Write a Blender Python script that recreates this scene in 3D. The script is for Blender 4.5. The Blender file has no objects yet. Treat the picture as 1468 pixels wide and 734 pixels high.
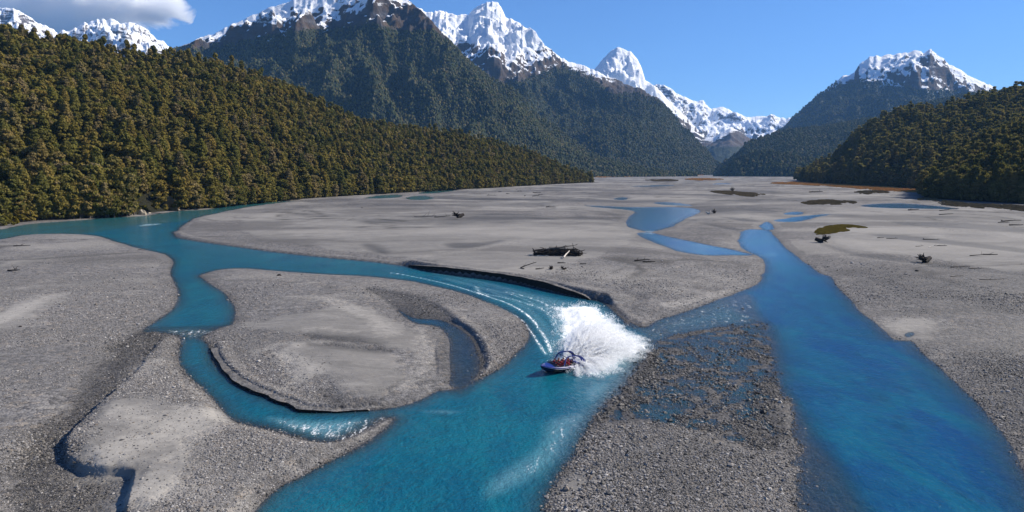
import bpy, bmesh, math, random
import numpy as np
from mathutils import Vector, Matrix, Euler
random.seed(7); rng = np.random.default_rng(11)
scene = bpy.context.scene
COL = scene.collection
R = math.radians

# ------------------------------------------------------------------ camera, sky, sun, exposure
CAM_H = 30.0; FPX = 979.0; PITCH = math.atan(122/979.0)
cam_d = bpy.data.cameras.new("camera"); cam = bpy.data.objects.new("camera", cam_d); COL.objects.link(cam)
cam.location = (0, 0, CAM_H); cam.rotation_euler = (math.pi/2-PITCH, 0, 0)
cam_d.sensor_width = 36; cam_d.lens = FPX/1468*36; cam_d.clip_start = 0.5; cam_d.clip_end = 80000
scene.camera = cam
SUN_AZ = R(73); SUN_EL = R(36)          # azimuth clockwise from +Y
sund = bpy.data.lights.new("sun", 'SUN'); sund.energy = 5.0; sund.angle = R(0.5); sund.color = (1.0, .915, .78)
sun = bpy.data.objects.new("sun", sund); COL.objects.link(sun)
sdir = Vector((math.sin(SUN_AZ)*math.cos(SUN_EL), math.cos(SUN_AZ)*math.cos(SUN_EL), math.sin(SUN_EL)))
sun.rotation_euler = sdir.to_track_quat('Z', 'Y').to_euler(); sun.location = sdir*100
world = bpy.data.worlds.new("World"); scene.world = world; world.use_nodes = True
wn = world.node_tree.nodes; wl = world.node_tree.links
sky = wn.new('ShaderNodeTexSky'); sky.sky_type = 'NISHITA'; sky.sun_disc = False
sky.sun_elevation = SUN_EL; sky.sun_rotation = SUN_AZ; sky.altitude = 400; sky.air_density = 1.0; sky.dust_density = 0.0; sky.ozone_density = 6.0
bg = wn['Background']; bg.inputs[1].default_value = 0.074
tint = wn.new('ShaderNodeMix'); tint.data_type = 'RGBA'; tint.blend_type = 'MULTIPLY'; tint.inputs[0].default_value = 1; tint.inputs[7].default_value = (.67, .87, 1.12, 1)
wl.new(sky.outputs[0], tint.inputs[6]); wl.new(tint.outputs[2], bg.inputs[0])
vs = scene.view_settings; vs.view_transform = 'Standard'; vs.look = 'None'; vs.exposure = 0.72; vs.gamma = 1; vs.use_curve_mapping = False
scene.cycles.diffuse_bounces = 9; scene.cycles.glossy_bounces = 2
scene.cycles.transparent_max_bounces = 12; scene.cycles.volume_bounces = 48; scene.cycles.max_bounces = 48
scene.cycles.use_denoising = True; scene.cycles.caustics_reflective = False; scene.cycles.caustics_refractive = False

# ------------------------------------------------------------------ small helpers
def ray(u, v):
    u = np.asarray(u, float); v = np.asarray(v, float)
    x = (u-734)/FPX; y = -(v-367)/FPX
    return x, math.cos(PITCH)+y*math.sin(PITCH), -math.sin(PITCH)+y*math.cos(PITCH)
def ground(u, v):
    x, y, z = ray(u, v); t = -CAM_H/z
    return np.stack([x*t, y*t], -1)
def at_dist(u, v, D):
    x, y, z = ray(u, v)
    return np.stack([x/y*D, 0*x+D, CAM_H+z/y*D], -1)
def project(P):
    y = P[..., 1]*math.cos(PITCH)-(P[..., 2]-CAM_H)*math.sin(PITCH)
    z = P[..., 1]*math.sin(PITCH)+(P[..., 2]-CAM_H)*math.cos(PITCH)
    y = np.maximum(y, .01)
    return 734+FPX*P[..., 0]/y, 367-FPX*z/y
_perm = np.random.default_rng(3).integers(0, 2**31, 4096)
def _h(ix, iy, iz):
    k = (_perm[(ix & 4095)] + iy*7919) & 4095
    k = (_perm[k] + iz*104729) & 4095
    return (_perm[k] & 0xffff)/32767.5-1
def vnoise(x, y, z=0.0):
    x = np.asarray(x, float); y = np.asarray(y, float); z = np.asarray(z, float)+0*x
    xi = np.floor(x).astype(np.int64); yi = np.floor(y).astype(np.int64); zi = np.floor(z).astype(np.int64)
    fx = x-xi; fy = y-yi; fz = z-zi
    sx = fx*fx*fx*(fx*(fx*6-15)+10); sy = fy*fy*fy*(fy*(fy*6-15)+10); sz = fz*fz*(3-2*fz)
    def lay(k):
        a = _h(xi, yi, zi+k); b = _h(xi+1, yi, zi+k); c = _h(xi, yi+1, zi+k); d = _h(xi+1, yi+1, zi+k)
        return (a*(1-sx)+b*sx)*(1-sy)+(c*(1-sx)+d*sx)*sy
    if np.all(fz == 0): return lay(0)
    return lay(0)*(1-sz)+lay(1)*sz
def fbm(x, y, z=0.0, o=5, g=.5):
    s = 0; a = 1; n = 0
    for i in range(o):
        s = s+a*vnoise(x*2**i+i*17.3, y*2**i+i*9.1, z); n += a; a *= g
    return s/n
def ridged(x, y, z=0.0, o=5, g=.55):
    s = 0; a = 1; n = 0; w = 1
    for i in range(o):
        r = (1-np.abs(vnoise(x*2**i+i*31.7, y*2**i+i*5.9, z)))**2
        s = s+a*r*w; n += a; a *= g; w = np.clip(r*1.6, 0, 1)
    return s/n
def sstep(a, b, x):
    t = np.clip((x-a)/(b-a), 0, 1); return t*t*(3-2*t)
def smooth(pts, closed=True, k=4):
    P = np.array(pts, float); n = len(P); out = []
    for i in range(n if closed else n-1):
        if closed: a, b, c, d = P[(i-1) % n], P[i], P[(i+1) % n], P[(i+2) % n]
        else: a, b, c, d = P[max(i-1, 0)], P[i], P[i+1], P[min(i+2, n-1)]
        for j in range(k):
            t = j/k
            out.append(.5*((2*b)+(-a+c)*t+(2*a-5*b+4*c-d)*t*t+(-a+3*b-3*c+d)*t**3))
    if not closed: out.append(P[-1])
    return np.array(out)
def seg_dist(X, Y, poly, closed):
    n = len(poly); d2 = np.full(X.shape, 1e18); inside = np.zeros(X.shape, bool)
    for i in range(n if closed else n-1):
        ax, ay = poly[i]; bx, by = poly[(i+1) % n]
        dx, dy = bx-ax, by-ay; L = dx*dx+dy*dy+1e-12
        t = np.clip(((X-ax)*dx+(Y-ay)*dy)/L, 0, 1)
        d2 = np.minimum(d2, (X-ax-t*dx)**2+(Y-ay-t*dy)**2)
        if closed and ay != by:
            c = ((ay > Y) != (by > Y)) & (X < (bx-ax)*(Y-ay)/(by-ay)+ax); inside ^= c
    return np.sqrt(d2), inside
def sdf(X, Y, px, margin=45, closed=True, k=4):
    """signed distance in metres (negative inside) to a shoreline traced in the photo"""
    poly = ground(*smooth(px, closed, k).T)
    out = np.full(X.shape, 1e4)
    m = margin+.12*np.maximum(poly[:, 1].max()-250, 0)
    sel = (X > poly[:, 0].min()-m) & (X < poly[:, 0].max()+m) & (Y > poly[:, 1].min()-m) & (Y < poly[:, 1].max()+m)
    if sel.any():
        d, ins = seg_dist(X[sel], Y[sel], poly, closed)
        out[sel] = np.where(ins, -d, d) if closed else d
    return out

def tag(o, label=None, cat=None, group=None, kind=None):
    if label: o['label'] = label
    if cat: o['category'] = cat
    if group: o['group'] = group
    if kind: o['kind'] = kind
    return o
def link(o, parent=None):
    COL.objects.link(o)
    if parent is not None: o.parent = parent
    return o
def mesh_obj(name, verts, faces, mat=None, parent=None, sm=False, linkit=True):
    me = bpy.data.meshes.new(name)
    verts = np.asarray(verts, np.float32)
    fa = faces if isinstance(faces, np.ndarray) else None
    if fa is not None:
        n, k = fa.shape
        me.vertices.add(len(verts)); me.vertices.foreach_set('co', verts.ravel())
        me.loops.add(n*k); me.loops.foreach_set('vertex_index', fa.astype(np.int32).ravel())
        me.polygons.add(n); me.polygons.foreach_set('loop_start', np.arange(0, n*k, k, dtype=np.int32))
        me.update(calc_edges=True)
    else:
        me.from_pydata([tuple(map(float, v)) for v in verts], [], faces)
    if sm: me.polygons.foreach_set('use_smooth', np.ones(len(me.polygons), bool))
    if mat: me.materials.append(mat)
    o = bpy.data.objects.new(name, me)
    if linkit: link(o, parent)
    return o
def attr(o, name, arr):
    a = o.data.attributes.new(name, 'FLOAT', 'POINT'); a.data.foreach_set('value', np.asarray(arr, np.float32).ravel())
def empty(name, loc=(0, 0, 0), rz=0, parent=None):
    o = bpy.data.objects.new(name, None); o.location = loc; o.rotation_euler = (0, 0, rz); o.empty_display_size = .3
    return link(o, parent)

# ------------------------------------------------------------------ material helper
class M:
    def __init__(s, name):
        s.m = bpy.data.materials.new(name); s.m.use_nodes = True; s.t = s.m.node_tree; s.n = s.t.nodes; s.l = s.t.links
        s.n.clear(); s.out = s.n.new('ShaderNodeOutputMaterial')
    def N(s, typ, **kw):
        n = s.n.new(typ)
        for k, v in kw.items(): setattr(n, k, v)
        return n
    def put(s, sock, v):
        if isinstance(v, bpy.types.NodeSocket): s.l.new(v, sock)
        elif isinstance(v, (tuple, list)) and len(v) == 3 and sock.type == 'RGBA': sock.default_value = (*v, 1)
        else: sock.default_value = v
    def math(s, op, a, b=0.0, clamp=False):
        n = s.N('ShaderNodeMath', operation=op, use_clamp=clamp); s.put(n.inputs[0], a); s.put(n.inputs[1], b); return n.outputs[0]
    def mapr(s, v, a, b, c=0.0, d=1.0, smooth=True):
        n = s.N('ShaderNodeMapRange', interpolation_type='SMOOTHSTEP' if smooth else 'LINEAR')
        s.put(n.inputs[0], v)
        for i, q in enumerate((a, b, c, d)): s.put(n.inputs[i+1], q)
        return n.outputs[0]
    def mix(s, f, a, b, mode='MIX'):
        n = s.N('ShaderNodeMix', data_type='RGBA', blend_type=mode); s.put(n.inputs[0], f); s.put(n.inputs[6], a); s.put(n.inputs[7], b); return n.outputs[2]
    def noise(s, vec, scale, detail=4, rough=.55, dim='3D', dist=0.0):
        n = s.N('ShaderNodeTexNoise'); s.put(n.inputs['Vector'], vec); s.put(n.inputs['Scale'], scale); s.put(n.inputs['Detail'], detail); s.put(n.inputs['Roughness'], rough); s.put(n.inputs['Distortion'], dist)
        return n.outputs[0]
    def vor(s, vec, scale, out='Distance', rnd=1.0, feature='F1'):
        n = s.N('ShaderNodeTexVoronoi', feature=feature); s.put(n.inputs['Vector'], vec); s.put(n.inputs['Scale'], scale); s.put(n.inputs['Randomness'], rnd)
        return n.outputs[out]
    def attr(s, name): return s.N('ShaderNodeAttribute', attribute_name=name).outputs['Fac']
    def pos(s): return s.N('ShaderNodeNewGeometry').outputs['Position']
    def mapping(s, vec, scale=(1, 1, 1), rot=(0, 0, 0)):
        n = s.N('ShaderNodeMapping'); s.put(n.inputs[0], vec); n.inputs['Scale'].default_value = scale; n.inputs['Rotation'].default_value = rot; return n.outputs[0]
    def bump(s, h, strength=.5, dist=.1, nrm=None):
        n = s.N('ShaderNodeBump'); s.put(n.inputs['Strength'], strength); s.put(n.inputs['Distance'], dist); s.put(n.inputs['Height'], h)
        if nrm is not None: s.put(n.inputs['Normal'], nrm)
        return n.outputs[0]
    def bsdf(s, col, rough=.8, nrm=None, spec=.3, metal=0.0):
        n = s.N('ShaderNodeBsdfPrincipled'); s.put(n.inputs['Base Color'], col); s.put(n.inputs['Roughness'], rough); s.put(n.inputs['Specular IOR Level'], spec); s.put(n.inputs['Metallic'], metal)
        if nrm is not None: s.put(n.inputs['Normal'], nrm)
        return n
    def done(s, sh, vol=None):
        if sh is not None: s.l.new(sh if isinstance(sh, bpy.types.NodeSocket) else sh.outputs[0], s.out.inputs[0])
        if vol is not None: s.l.new(vol, s.out.inputs[1])
        return s.m
def simple(name, col, rough=.6, var=.15, scale=3, spec=.3, metal=0.0, bump=0.0):
    m = M(name); p = m.N('ShaderNodeTexCoord').outputs['Object']; f = m.noise(p, scale, 5)
    c = m.mix(f, tuple(x*(1-var) for x in col), tuple(min(1, x*(1+var)) for x in col))
    return m.done(m.bsdf(c, rough, m.bump(f, bump, .05) if bump else None, spec, metal))

# ------------------------------------------------------------------ SHORELINES traced in the photograph (pixels), projected to the ground
MAIN = [(-80,334),(0,329),(35,322),(110,316),(155,312),(201,310),(252,303),(300,300),(324,295),(361,292),(400,289),(430,287.5),(402,290.5),(361,296),(324,303),(283,312),(269,319),(250,336),(272,344),(341,354),(399,362),(477,370),(540,376),(582,382),(616,389),(664,396),(718,403),(763,411),(804,421),(848,430),(865,434),(889,455),(906,468),(950,470),(960,480),(945,488),(940,494),(927,512),(916,527),(895,553),(861,591),(840,622),(826,653),(809,677),(791,708),(784,734),(770,790),(755,860),(300,860),(330,775),(360,738),(395,702),(431,683),(480,657),(515,639),(549,616),(563,601),(550,602),(520,619),(480,634),(440,632),(395,619),(360,611),(338,605),(325,596),(309,578),(288,556),(266,535),(257,517),(259,488),(245,480),(223,477),(204,475),(221,462),(245,445),(254,428),(252,411),(244,390),(249,376),(238,366),(221,361),(191,354),(153,342),(129,337),(85,335),(34,337),(0,343),(-80,352)]
RIFF = [(900,462),(923,470),(940,460),(962,453),(997,442),(1048,424),(1084,425),(1095,460),(1082,463),(1040,468),(1000,474),(965,481),(945,490),(925,492)]
RIGHT = [(1066,331),(1084,329),(1102,331),(1113,341),(1127,356),(1156,377),(1177,392),(1192,397),(1199,410),(1213,424),(1224,435),(1235,449),(1257,464),(1273,478),(1283,487),(1308,490),(1321,505),(1343,523),(1362,542),(1388,565),(1407,583),(1422,602),(1440,624),(1455,647),(1468,675),(1490,720),(1550,860),(1150,860),(1136,760),(1134,721),(1134,669),(1127,609),(1119,572),(1104,508),(1104,490),(1082,460),(1040,440),(1048,424),(1084,408),(1096,392),(1095,374),(1084,366),(1072,361),(1059,349)]
ISLE = [(288,394),(314,387),(350,385),(406,389),(461,393),(516,396),(553,399),(590,403),(626,411),(663,421),(700,434),(729,447),(748,460),(759,477),(755,491),(740,506),(722,524),(696,539),(670,549),(648,558),(626,561),(601,574),(571,583),(534,588),(479,591),(435,590),(413,582),(387,572),(350,556),(325,539),(306,517),(301,499),(293,484),(314,471),(334,464),(337,444),(326,425),(306,410),(288,398)]
POOLS = [
 [(571,444),(593,456),(626,458),(652,467),(674,484),(685,506),(688,525),(680,546),(664,556),(645,554),(645,539),(645,517),(645,488),(630,469),(593,462)],
 [(838,294.5),(899,297),(940,297),(983,298),(1005,303),(983,314),(961,325),(940,331),(932,334),(919,330),(899,324),(901,312),(909,303),(880,299),(850,296.5)],
 [(913,334),(936,334),(960,340),(976,343),(1030,354),(1059,360),(1080,366),(1048,366),(1012,366),(976,361),(960,356),(936,347),(920,340)],
 [(936,291),(965,290.5),(994,295),(960,294.3)], [(880,285.5),(888,283),(902,284),(893,287)], [(900,267.2),(935,265.8),(972,266),(935,268)],
 [(1020,263.6),(1040,262.6),(1050,264.2),(1030,264.6)], [(1123,307),(1135,304),(1152,304.5),(1145,308)],
 [(1109,316),(1128,313),(1141,311),(1160,309),(1190,307),(1172,311),(1160,315),(1140,318),(1120,318)],
 [(1093,321),(1101,318),(1110,327),(1100,330),(1088,326)],
 [(1232,295),(1278,291.5),(1328,294),(1376,300),(1328,299.5),(1264,298)],
 [(521,284.5),(545,280),(575,279.5),(573,282.5),(550,284.5)], [(579,284),(605,280.5),(623,284),(600,287)], [(598,276.5),(625,273.5),(655,272.5),(640,275),(610,278)],
 [(1296,481),(1299,477),(1309,476),(1311,480),(1302,484)]]
CUTS = [([(585,383),(616,388),(664,394),(718,401),(763,409),(804,419),(848,429)], 2.0, 9),
        ([(865,434),(889,455),(906,468),(923,471)], .55, 4),
        ([(250,336),(300,348),(399,362),(500,372),(585,383)], .7, 6),
        ([(301,499),(325,539),(350,556),(387,572),(413,582),(435,590),(479,591),(534,588)], .8, 3),
        ([(530,420),(571,424),(620,440),(655,462),(684,492),(688,525)], .9, 3)]
# a dry step in the left foreground: ground right of / above the line stands higher
STEP = [(300,470),(259,478),(230,490),(205,525),(162,574),(140,592),(104,632),(95,657),(108,679),(137,688),(173,689),(191,700),(182,740),(170,860),(330,860),(360,738),(431,683),(563,601),(480,634),(395,619),(338,605),(309,578),(266,535),(257,517),(259,488)]
DRYCH = [(235,470),(180,482),(150,510),(122,545),(88,585),(55,620),(20,665),(-5,740),(-60,860),(170,860),(182,740),(191,700),(137,688),(95,657),(104,632),(162,574),(205,520),(250,485)]
OLDCH = [(520,415),(560,420),(610,430),(650,455),(640,470),(600,462),(570,446),(540,428)]
WETFLAT = [(945,490),(1000,476),(1100,462),(1108,500),(1122,572),(1130,620),(1110,648),(1050,640),(990,622),(930,610),(860,606),(885,570),(925,520)]
# far dark damp hollows
DAMP = [[(620,283),(700,285),(800,287),(900,288),(960,289),(900,292),(800,290),(700,288),(640,287)],
        [(516,353),(540,354),(556,362),(552,367),(530,362)],
        [(1300,376),(1360,384),(1420,390),(1475,396),(1475,402),(1420,397),(1340,388)],
        [(1180,352),(1230,366),(1280,370),(1330,382),(1290,379),(1240,372),(1200,362)],
        [(1030,312),(1060,314),(1090,318),(1060,318)], [(1010,322),(1040,326),(1070,330),(1040,330)],
        [(1050,299),(1090,302),(1125,304),(1080,305)], [(1240,338),(1300,340),(1400,352),(1470,360),(1470,366),(1380,356),(1290,346)],
        [(640,352),(690,350),(720,347),(690,356),(650,359)], [(1280,320),(1380,322),(1468,330),(1468,336),(1380,330),(1300,325)],
        [(540,575),(500,575),(470,560),(460,575),(480,589),(530,586)], [(640,480),(646,500),(645,540),(625,530),(628,500)],
        [(440,500),(500,497),(560,505),(540,511),(480,506)], [(440,485),(500,487),(550,497),(500,498),(450,492)]]
SAND = [[(410,505),(430,495),(470,500),(520,505),(570,510),(590,540),(560,560),(500,565),(460,545),(430,548),(425,530)],
        [(130,610),(170,588),(210,590),(270,600),(320,596),(300,625),(262,650),(230,680),(190,690),(140,680),(115,650)],
        [(190,700),(230,690),(262,670),(240,720),(200,725)], [(784,735),(800,690),(840,680),(850,700),(820,720)],
        [(1280,470),(1300,460),(1325,465),(1335,475),(1310,485),(1285,478)],
        [(330,470),(380,460),(440,450),(520,440),(560,455),(600,480),(610,520),(560,505),(480,490),(400,480)],
        [(340,320),(460,300),(700,310),(900,320),(900,350),(760,400),(640,380),(480,360),(380,345)],
        [(1200,300),(1468,310),(1468,390),(1330,372),(1220,360),(1190,335)],
        [(1390,300),(1440,306),(1400,306),(1370,301)], [(1370,332),(1420,336),(1460,344),(1420,343),(1370,337)],
        [(0,380),(70,372),(60,378),(0,388)], [(0,455),(80,430),(60,450),(0,480)]]

PALE = [([(420,429),(460,432),(498,444),(540,460),(556,482)],1),([(442,478),(470,477),(500,481)],.8),([(457,497),(480,495),(512,502)],.8),([(398,512),(428,524),(439,536),(435,550)],1.3),([(378,507),(402,499),(430,502)],1),([(600,470),(612,500),(604,535),(580,560)],.7),
 ([(0,385),(45,377),(80,378)],1),([(0,468),(40,445),(75,428)],1.4),([(30,420),(90,400),(150,398)],.6),([(173,603),(223,621),(262,612),(302,592)],1.3),([(144,684),(201,657),(259,625),(309,597)],2.0),([(248,678),(262,668),(271,655)],1.1),([(288,640),(305,627),(320,610)],1.0),([(201,724),(225,718),(246,714)],2.0),([(300,565),(320,582),(326,600),(315,614)],1.1),([(200,548),(225,523),(262,523)],.8),
 ([(480,316),(550,309),(620,306),(700,308)],1),([(400,330),(460,318),(500,322)],.9),([(500,347),(600,337),(680,331),(760,323)],1),([(580,376),(640,367),(720,353),(800,339),(900,321)],1.2),([(860,410),(910,395),(960,388),(1000,380)],1.1),([(700,296),(800,300),(880,305),(905,312)],1),([(1010,395),(1060,410),(1020,425),(960,440)],1),
 ([(1180,364),(1240,374),(1330,385),(1420,396)],.9),([(1230,350),(1260,362),(1330,368)],1),([(1240,318),(1330,326),(1420,336)],.8),([(1385,333),(1425,336),(1460,344)],2.2),([(1375,300),(1400,304),(1440,305)],1.6),([(1040,330),(1053,342),(1060,352)],1.2),([(975,310),(1000,318),(960,332)],.8),([(1290,470),(1310,464),(1328,470)],1.8)]
def terrain(X, Y, full=True):
    """height of the river flat and the masks that go with it"""
    wob = .25*fbm(X/3, Y/3, 1.5, 3)+(.35+.006*Y)*fbm(X/14, Y/14, 2.5, 3)*sstep(30, 140, Y)*.9
    s = sdf(X, Y, MAIN)
    s = np.minimum(s, sdf(X, Y, RIFF)); s = np.minimum(s, sdf(X, Y, RIGHT))
    isl = sdf(X, Y, ISLE); s = np.maximum(s, -isl)
    for p in POOLS: s = np.minimum(s, sdf(X, Y, p, 25))
    s = np.where(s > 900, 60, s)
    ragm = sstep(5, -3, sdf(X, Y, [(1095,560),(1150,560),(1160,640),(1175,860),(1110,860),(1110,640)]))
    calm = np.ones_like(X)
    for pl, H, rad in CUTS: calm = np.minimum(calm, sstep(rad*.2, rad*.8, sdf(X, Y, pl, 60, False)))
    sd = s+ragm*(2.6*fbm(X/5, Y/6, 4.1, 4)+1.0*fbm(X/1.3, Y/1.5, 4.9, 3))+wob*np.clip(np.abs(s)/1.5+.35, 0, 1)*calm
    und = .30*fbm(X/45, Y/70, .3, 4)+.12*fbm(X/11, Y/15, 5.3, 4)
    land = .95*(1-np.exp(-np.maximum(sd, 0)/13.))+und*sstep(2, 16, sd)+.05*sstep(0, 1.2, sd)
    land += .4*sstep(300, 1500, Y)
    for pl, H, rad in CUTS:
        d = sdf(X, Y, pl, 60, False)
        w = np.exp(-(d/rad)**2)
        land = np.maximum(land, w*H*sstep(.5, 1.4+.003*Y, sd)*(1+.12*fbm(X/5, Y/5, 8.8, 3)))
        land = np.maximum(land, (1-w)*H*.8*np.exp(-d/40)*sstep(4, 14, sd))
    bed = -np.minimum(np.maximum(-sd, 0)*.16, 1.7)
    # shallows
    sh = np.zeros_like(X)
    for p, a in (([(860,600),(930,500),(905,500),(895,530),(820,640),(760,760),(790,780),(840,660)], .8),
                 ([(340,600),(420,615),(480,620),(540,590),(570,596),(560,612),(500,650),(430,640),(380,625)], .9),
                 ([(1110,560),(1170,620),(1240,700),(1280,800),(1130,800),(1110,650)], .86),
                 ([(1240,580),(1280,560),(1330,640),(1300,700),(1250,660)], .55),
                 ([(200,470),(340,466),(330,486),(240,486)], .9), (RIFF, .93),
                 ([(640,455),(690,480),(695,540),(660,575),(640,550)], .8)):
        sh = np.maximum(sh, a*sstep(2.2, -2.2, sdf(X, Y, p)))
    bed = bed*(1-sh)-.03*sh*sstep(0, -1.5, sd)
    bed += .05*fbm(X/1.7, Y/1.7, 4.4, 3)*sstep(0, -2, sd)*(.4+sh)
    z = np.where(sd > 0, land, bed)
    dry = sstep(1.5, -2.5, sdf(X, Y, DRYCH)+2.2*fbm(X/4, Y/4, 9.7, 4)); step = sstep(.35, -.35, sdf(X, Y, STEP)+.4*fbm(X/2.5, Y/2.5, 3.3, 3))
    old = sstep(1.0, -1.5, sdf(X, Y, OLDCH))
    z = np.where(sd > 0, z*(1-.75*dry)+.1*dry, z); z = np.where(sd > 0, z*(1-.8*old)+.03*old, z)
    z = np.where(sd > 0, z+step*.75*sstep(0, 3, sd)*(1-.5*sstep(88, 96, Y)), z)
    flat = sstep(2.5, -2.5, sdf(X, Y, WETFLAT))
    z = np.where(flat > 0, z*(1-flat)+flat*(-.015+.11*fbm(X/1.6, Y/1.8, 6.1, 4)+.03*fbm(X/9, Y/9, 2.1, 2)), z)
    wet = np.clip(.6*np.exp(-np.maximum(z, 0)/.12)*sstep(6, 0, sd)+dry*.85+old*.7+flat*.85, 0, 1)
    wet = np.maximum(wet, .58*sstep(6, -14, np.minimum(sdf(X, Y, [(1100,345),(1180,372),(1260,392),(1360,400),(1560,420),(1700,860),(1400,860),(1280,500),(1200,410)], 60), sdf(X, Y, [(960,470),(1100,460),(1140,640),(1140,860),(760,860),(860,620)], 60))+8*fbm(X/22, Y/28, 4.8, 4)))
    wet = np.maximum(wet, .60*sstep(.03, .22, fbm(X/85, Y/85, 6.6, 6, .62))*sstep(190, 420, Y))
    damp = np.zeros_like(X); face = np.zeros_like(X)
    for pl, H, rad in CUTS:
        d = sdf(X, Y, pl, 60, False); face = np.maximum(face, np.exp(-(d/rad)**2)*sstep(.7+.004*Y, .1, sd)*(sd > -.3)*(1.0 if H > 1.5 else .55))  # painted shade on the cut-bank faces
    for p in DAMP: damp = np.maximum(damp, sstep(1.5+.006*Y, -1.5-.006*Y, sdf(X, Y, p)))
    z = z-damp*.25*(sd > 2)
    wet = np.clip(np.maximum(wet, .8*damp)+face*1.1, 0, 1)  # painted cut-bank shade rides on top of the real wetness
    sand = np.zeros_like(X)
    for p in SAND: sand = np.maximum(sand, sstep(3+.012*Y, -3-.012*Y, sdf(X, Y, p)+(2+.02*Y)*fbm(X/(6+.02*Y), Y/(6+.02*Y), 7.7, 4)))
    sand = np.maximum(sand, .75*sstep(230, 520, Y)*sstep(-.15, .35, fbm(X/60, Y/110, 9.2, 4)+.1))
    return z, sd, wet, sand, dry, flat, sh

# ------------------------------------------------------------------ ground sheet + water
vr = np.concatenate([np.linspace(246.6, 262, 36), np.arange(262.6, 330, .8), np.arange(330, 780, 1.25), np.arange(785, 1100, 14)])
Yr = ground(734+0*vr, vr)[:, 1]
Yr = np.concatenate([[17500], Yr[Yr < 17000]])
tc = np.concatenate([np.linspace(-3, -.86, 26), np.linspace(-.84, .84, 900), np.linspace(.86, 3, 26)])
Xg = np.clip(Yr[:, None]*tc[None, :], -24000, 24000); Yg = np.repeat(Yr[:, None], len(tc), 1)
Zg, SD, WET_SHADE, SND, DRY, FLT, SHL = terrain(Xg, Yg)
nr, nc = Xg.shape
idx = np.arange(nr*nc).reshape(nr, nc)
quads = np.stack([idx[1:, :-1], idx[1:, 1:], idx[:-1, 1:], idx[:-1, :-1]], -1).reshape(-1, 4)

def ground_mat():
    m = M('gravel_and_sand'); P = m.pos()
    wet = m.attr('wet'); sand = m.attr('sand')
    big = m.noise(m.mapping(P, (.02, .012, .02)), 1, 6, .6)
    mid = m.noise(P, .35, 5, .6)
    peb = m.vor(P, 3.2, 'Color'); pd = m.vor(P, 3.2, 'Distance'); peb2 = m.vor(P, 1.15, 'Color'); pd2 = m.vor(P, 1.15, 'Distance')
    bwn = m.N('ShaderNodeSeparateColor'); m.put(bwn.inputs[0], peb); bw2 = m.N('ShaderNodeSeparateColor'); m.put(bw2.inputs[0], peb2)
    tone = m.math('ADD', m.math('MULTIPLY', bwn.outputs[0], .6), m.math('MULTIPLY', bw2.outputs[1], .4))
    grav = m.mix(m.mapr(tone, .15, .85), (.055, .053, .054), (.225, .216, .214))
    grav = m.mix(m.math('MULTIPLY', m.mapr(bw2.outputs[2], .82, .95), .5), grav, (.30, .25, .2))
    fine = m.noise(P, 6, 5, .7)
    snd = m.mix(m.mapr(m.noise(m.mapping(P, (.10, .16, .1), (0, 0, .5)), 1, 7, .7, dist=2.6), .3, .7), (.16, .152, .140), (.27, .258, .238))
    snd = m.mix(m.mapr(fine, .3, .7), snd, (.22, .21, .198))
    sm = m.mapr(m.math('ADD', sand, m.math('MULTIPLY', m.math('SUBTRACT', mid, .5), .9)), .25, .65)
    far = m.mapr(m.N('ShaderNodeCameraData').outputs['View Distance'], 130, 700) if False else 0.0
    col = m.mix(m.math('MULTIPLY', sm, .85), grav, snd)
    strk = m.noise(m.mapping(P, (.045, .12, .1), (0, 0, .45)), 1, 8, .7, dist=2.4)
    col = m.mix(m.mapr(big, .3, .72), m.mix(.35, col, (.10, .098, .098)), m.mix(.12, col, (.30, .285, .265)))
    col = m.mix(m.math('MULTIPLY', m.mapr(strk, .52, .64), .38), col, (.10, .097, .092))
    col = m.mix(m.math('MULTIPLY', m.mapr(strk, .44, .36), .45), col, (.31, .295, .272))
    far2 = m.noise(m.mapping(P, (.0035, .018, .1), (0, 0, .08)), 1, 7, .7, dist=.8)
    col = m.mix(m.math('MULTIPLY', m.mapr(far2, .50, .62), .4), col, (.11, .105, .10))
    tone = m.attr('tone')
    col = m.mix(m.mapr(tone, .58, .86, 0, .6), col, (.085, .080, .078))
    col = m.mix(m.mapr(tone, .46, .16, 0, .5), col, (.275, .260, .238))
    pn = m.noise(P, .9, 6, .7)
    col = m.mix(m.mapr(m.math('ADD', m.attr('pale'), m.math('MULTIPLY', m.math('SUBTRACT', pn, .5), 2.0)), .2, 1.15, 0, .8, False), col, (.36, .34, .31))
    col = m.mix(m.math('MULTIPLY', m.attr('line'), .75), col, (.05, .047, .045))
    col = m.mix(m.math('MULTIPLY', wet, .85), col, m.mix(1.0, col, (.30, .295, .29), 'MULTIPLY'))  # darkens wet gravel and the painted shade of cut banks
    h = m.math('ADD', m.math('MULTIPLY', pd, -.10), m.math('MULTIPLY', pd2, -.13))
    h = m.math('MULTIPLY', h, m.math('SUBTRACT', 1.0, m.math('MULTIPLY', sm, .85)))
    h = m.math('ADD', h, m.math('MULTIPLY', m.noise(m.mapping(P, (.25, .6, .4), (0, 0, .6)), 1, 6, .6), .22))
    nrm = m.bump(h, .9, 1.0)
    rough = m.math('SUBTRACT', .95, m.math('MULTIPLY', wet, .3))
    return m.done(m.bsdf(col, rough, nrm, .25))
gmat = ground_mat()
g = mesh_obj('river_bed_ground', np.stack([Xg, Yg, Zg], -1).reshape(-1, 3), quads, gmat, sm=True)
PAL = np.zeros_like(Xg)
for pl, k_ in PALE:
    d_ = sdf(Xg, Yg, pl, 30, False); w_ = (1.3+.010*Yg)*k_; PAL = np.maximum(PAL, np.exp(-((d_+.8*w_*fbm(Xg/(2+.012*Yg), Yg/(2+.02*Yg), 3.7, 4))/w_)**2)*min(1, .35+.3*k_)*np.where(Yg > 170, .55, 1))
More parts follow.
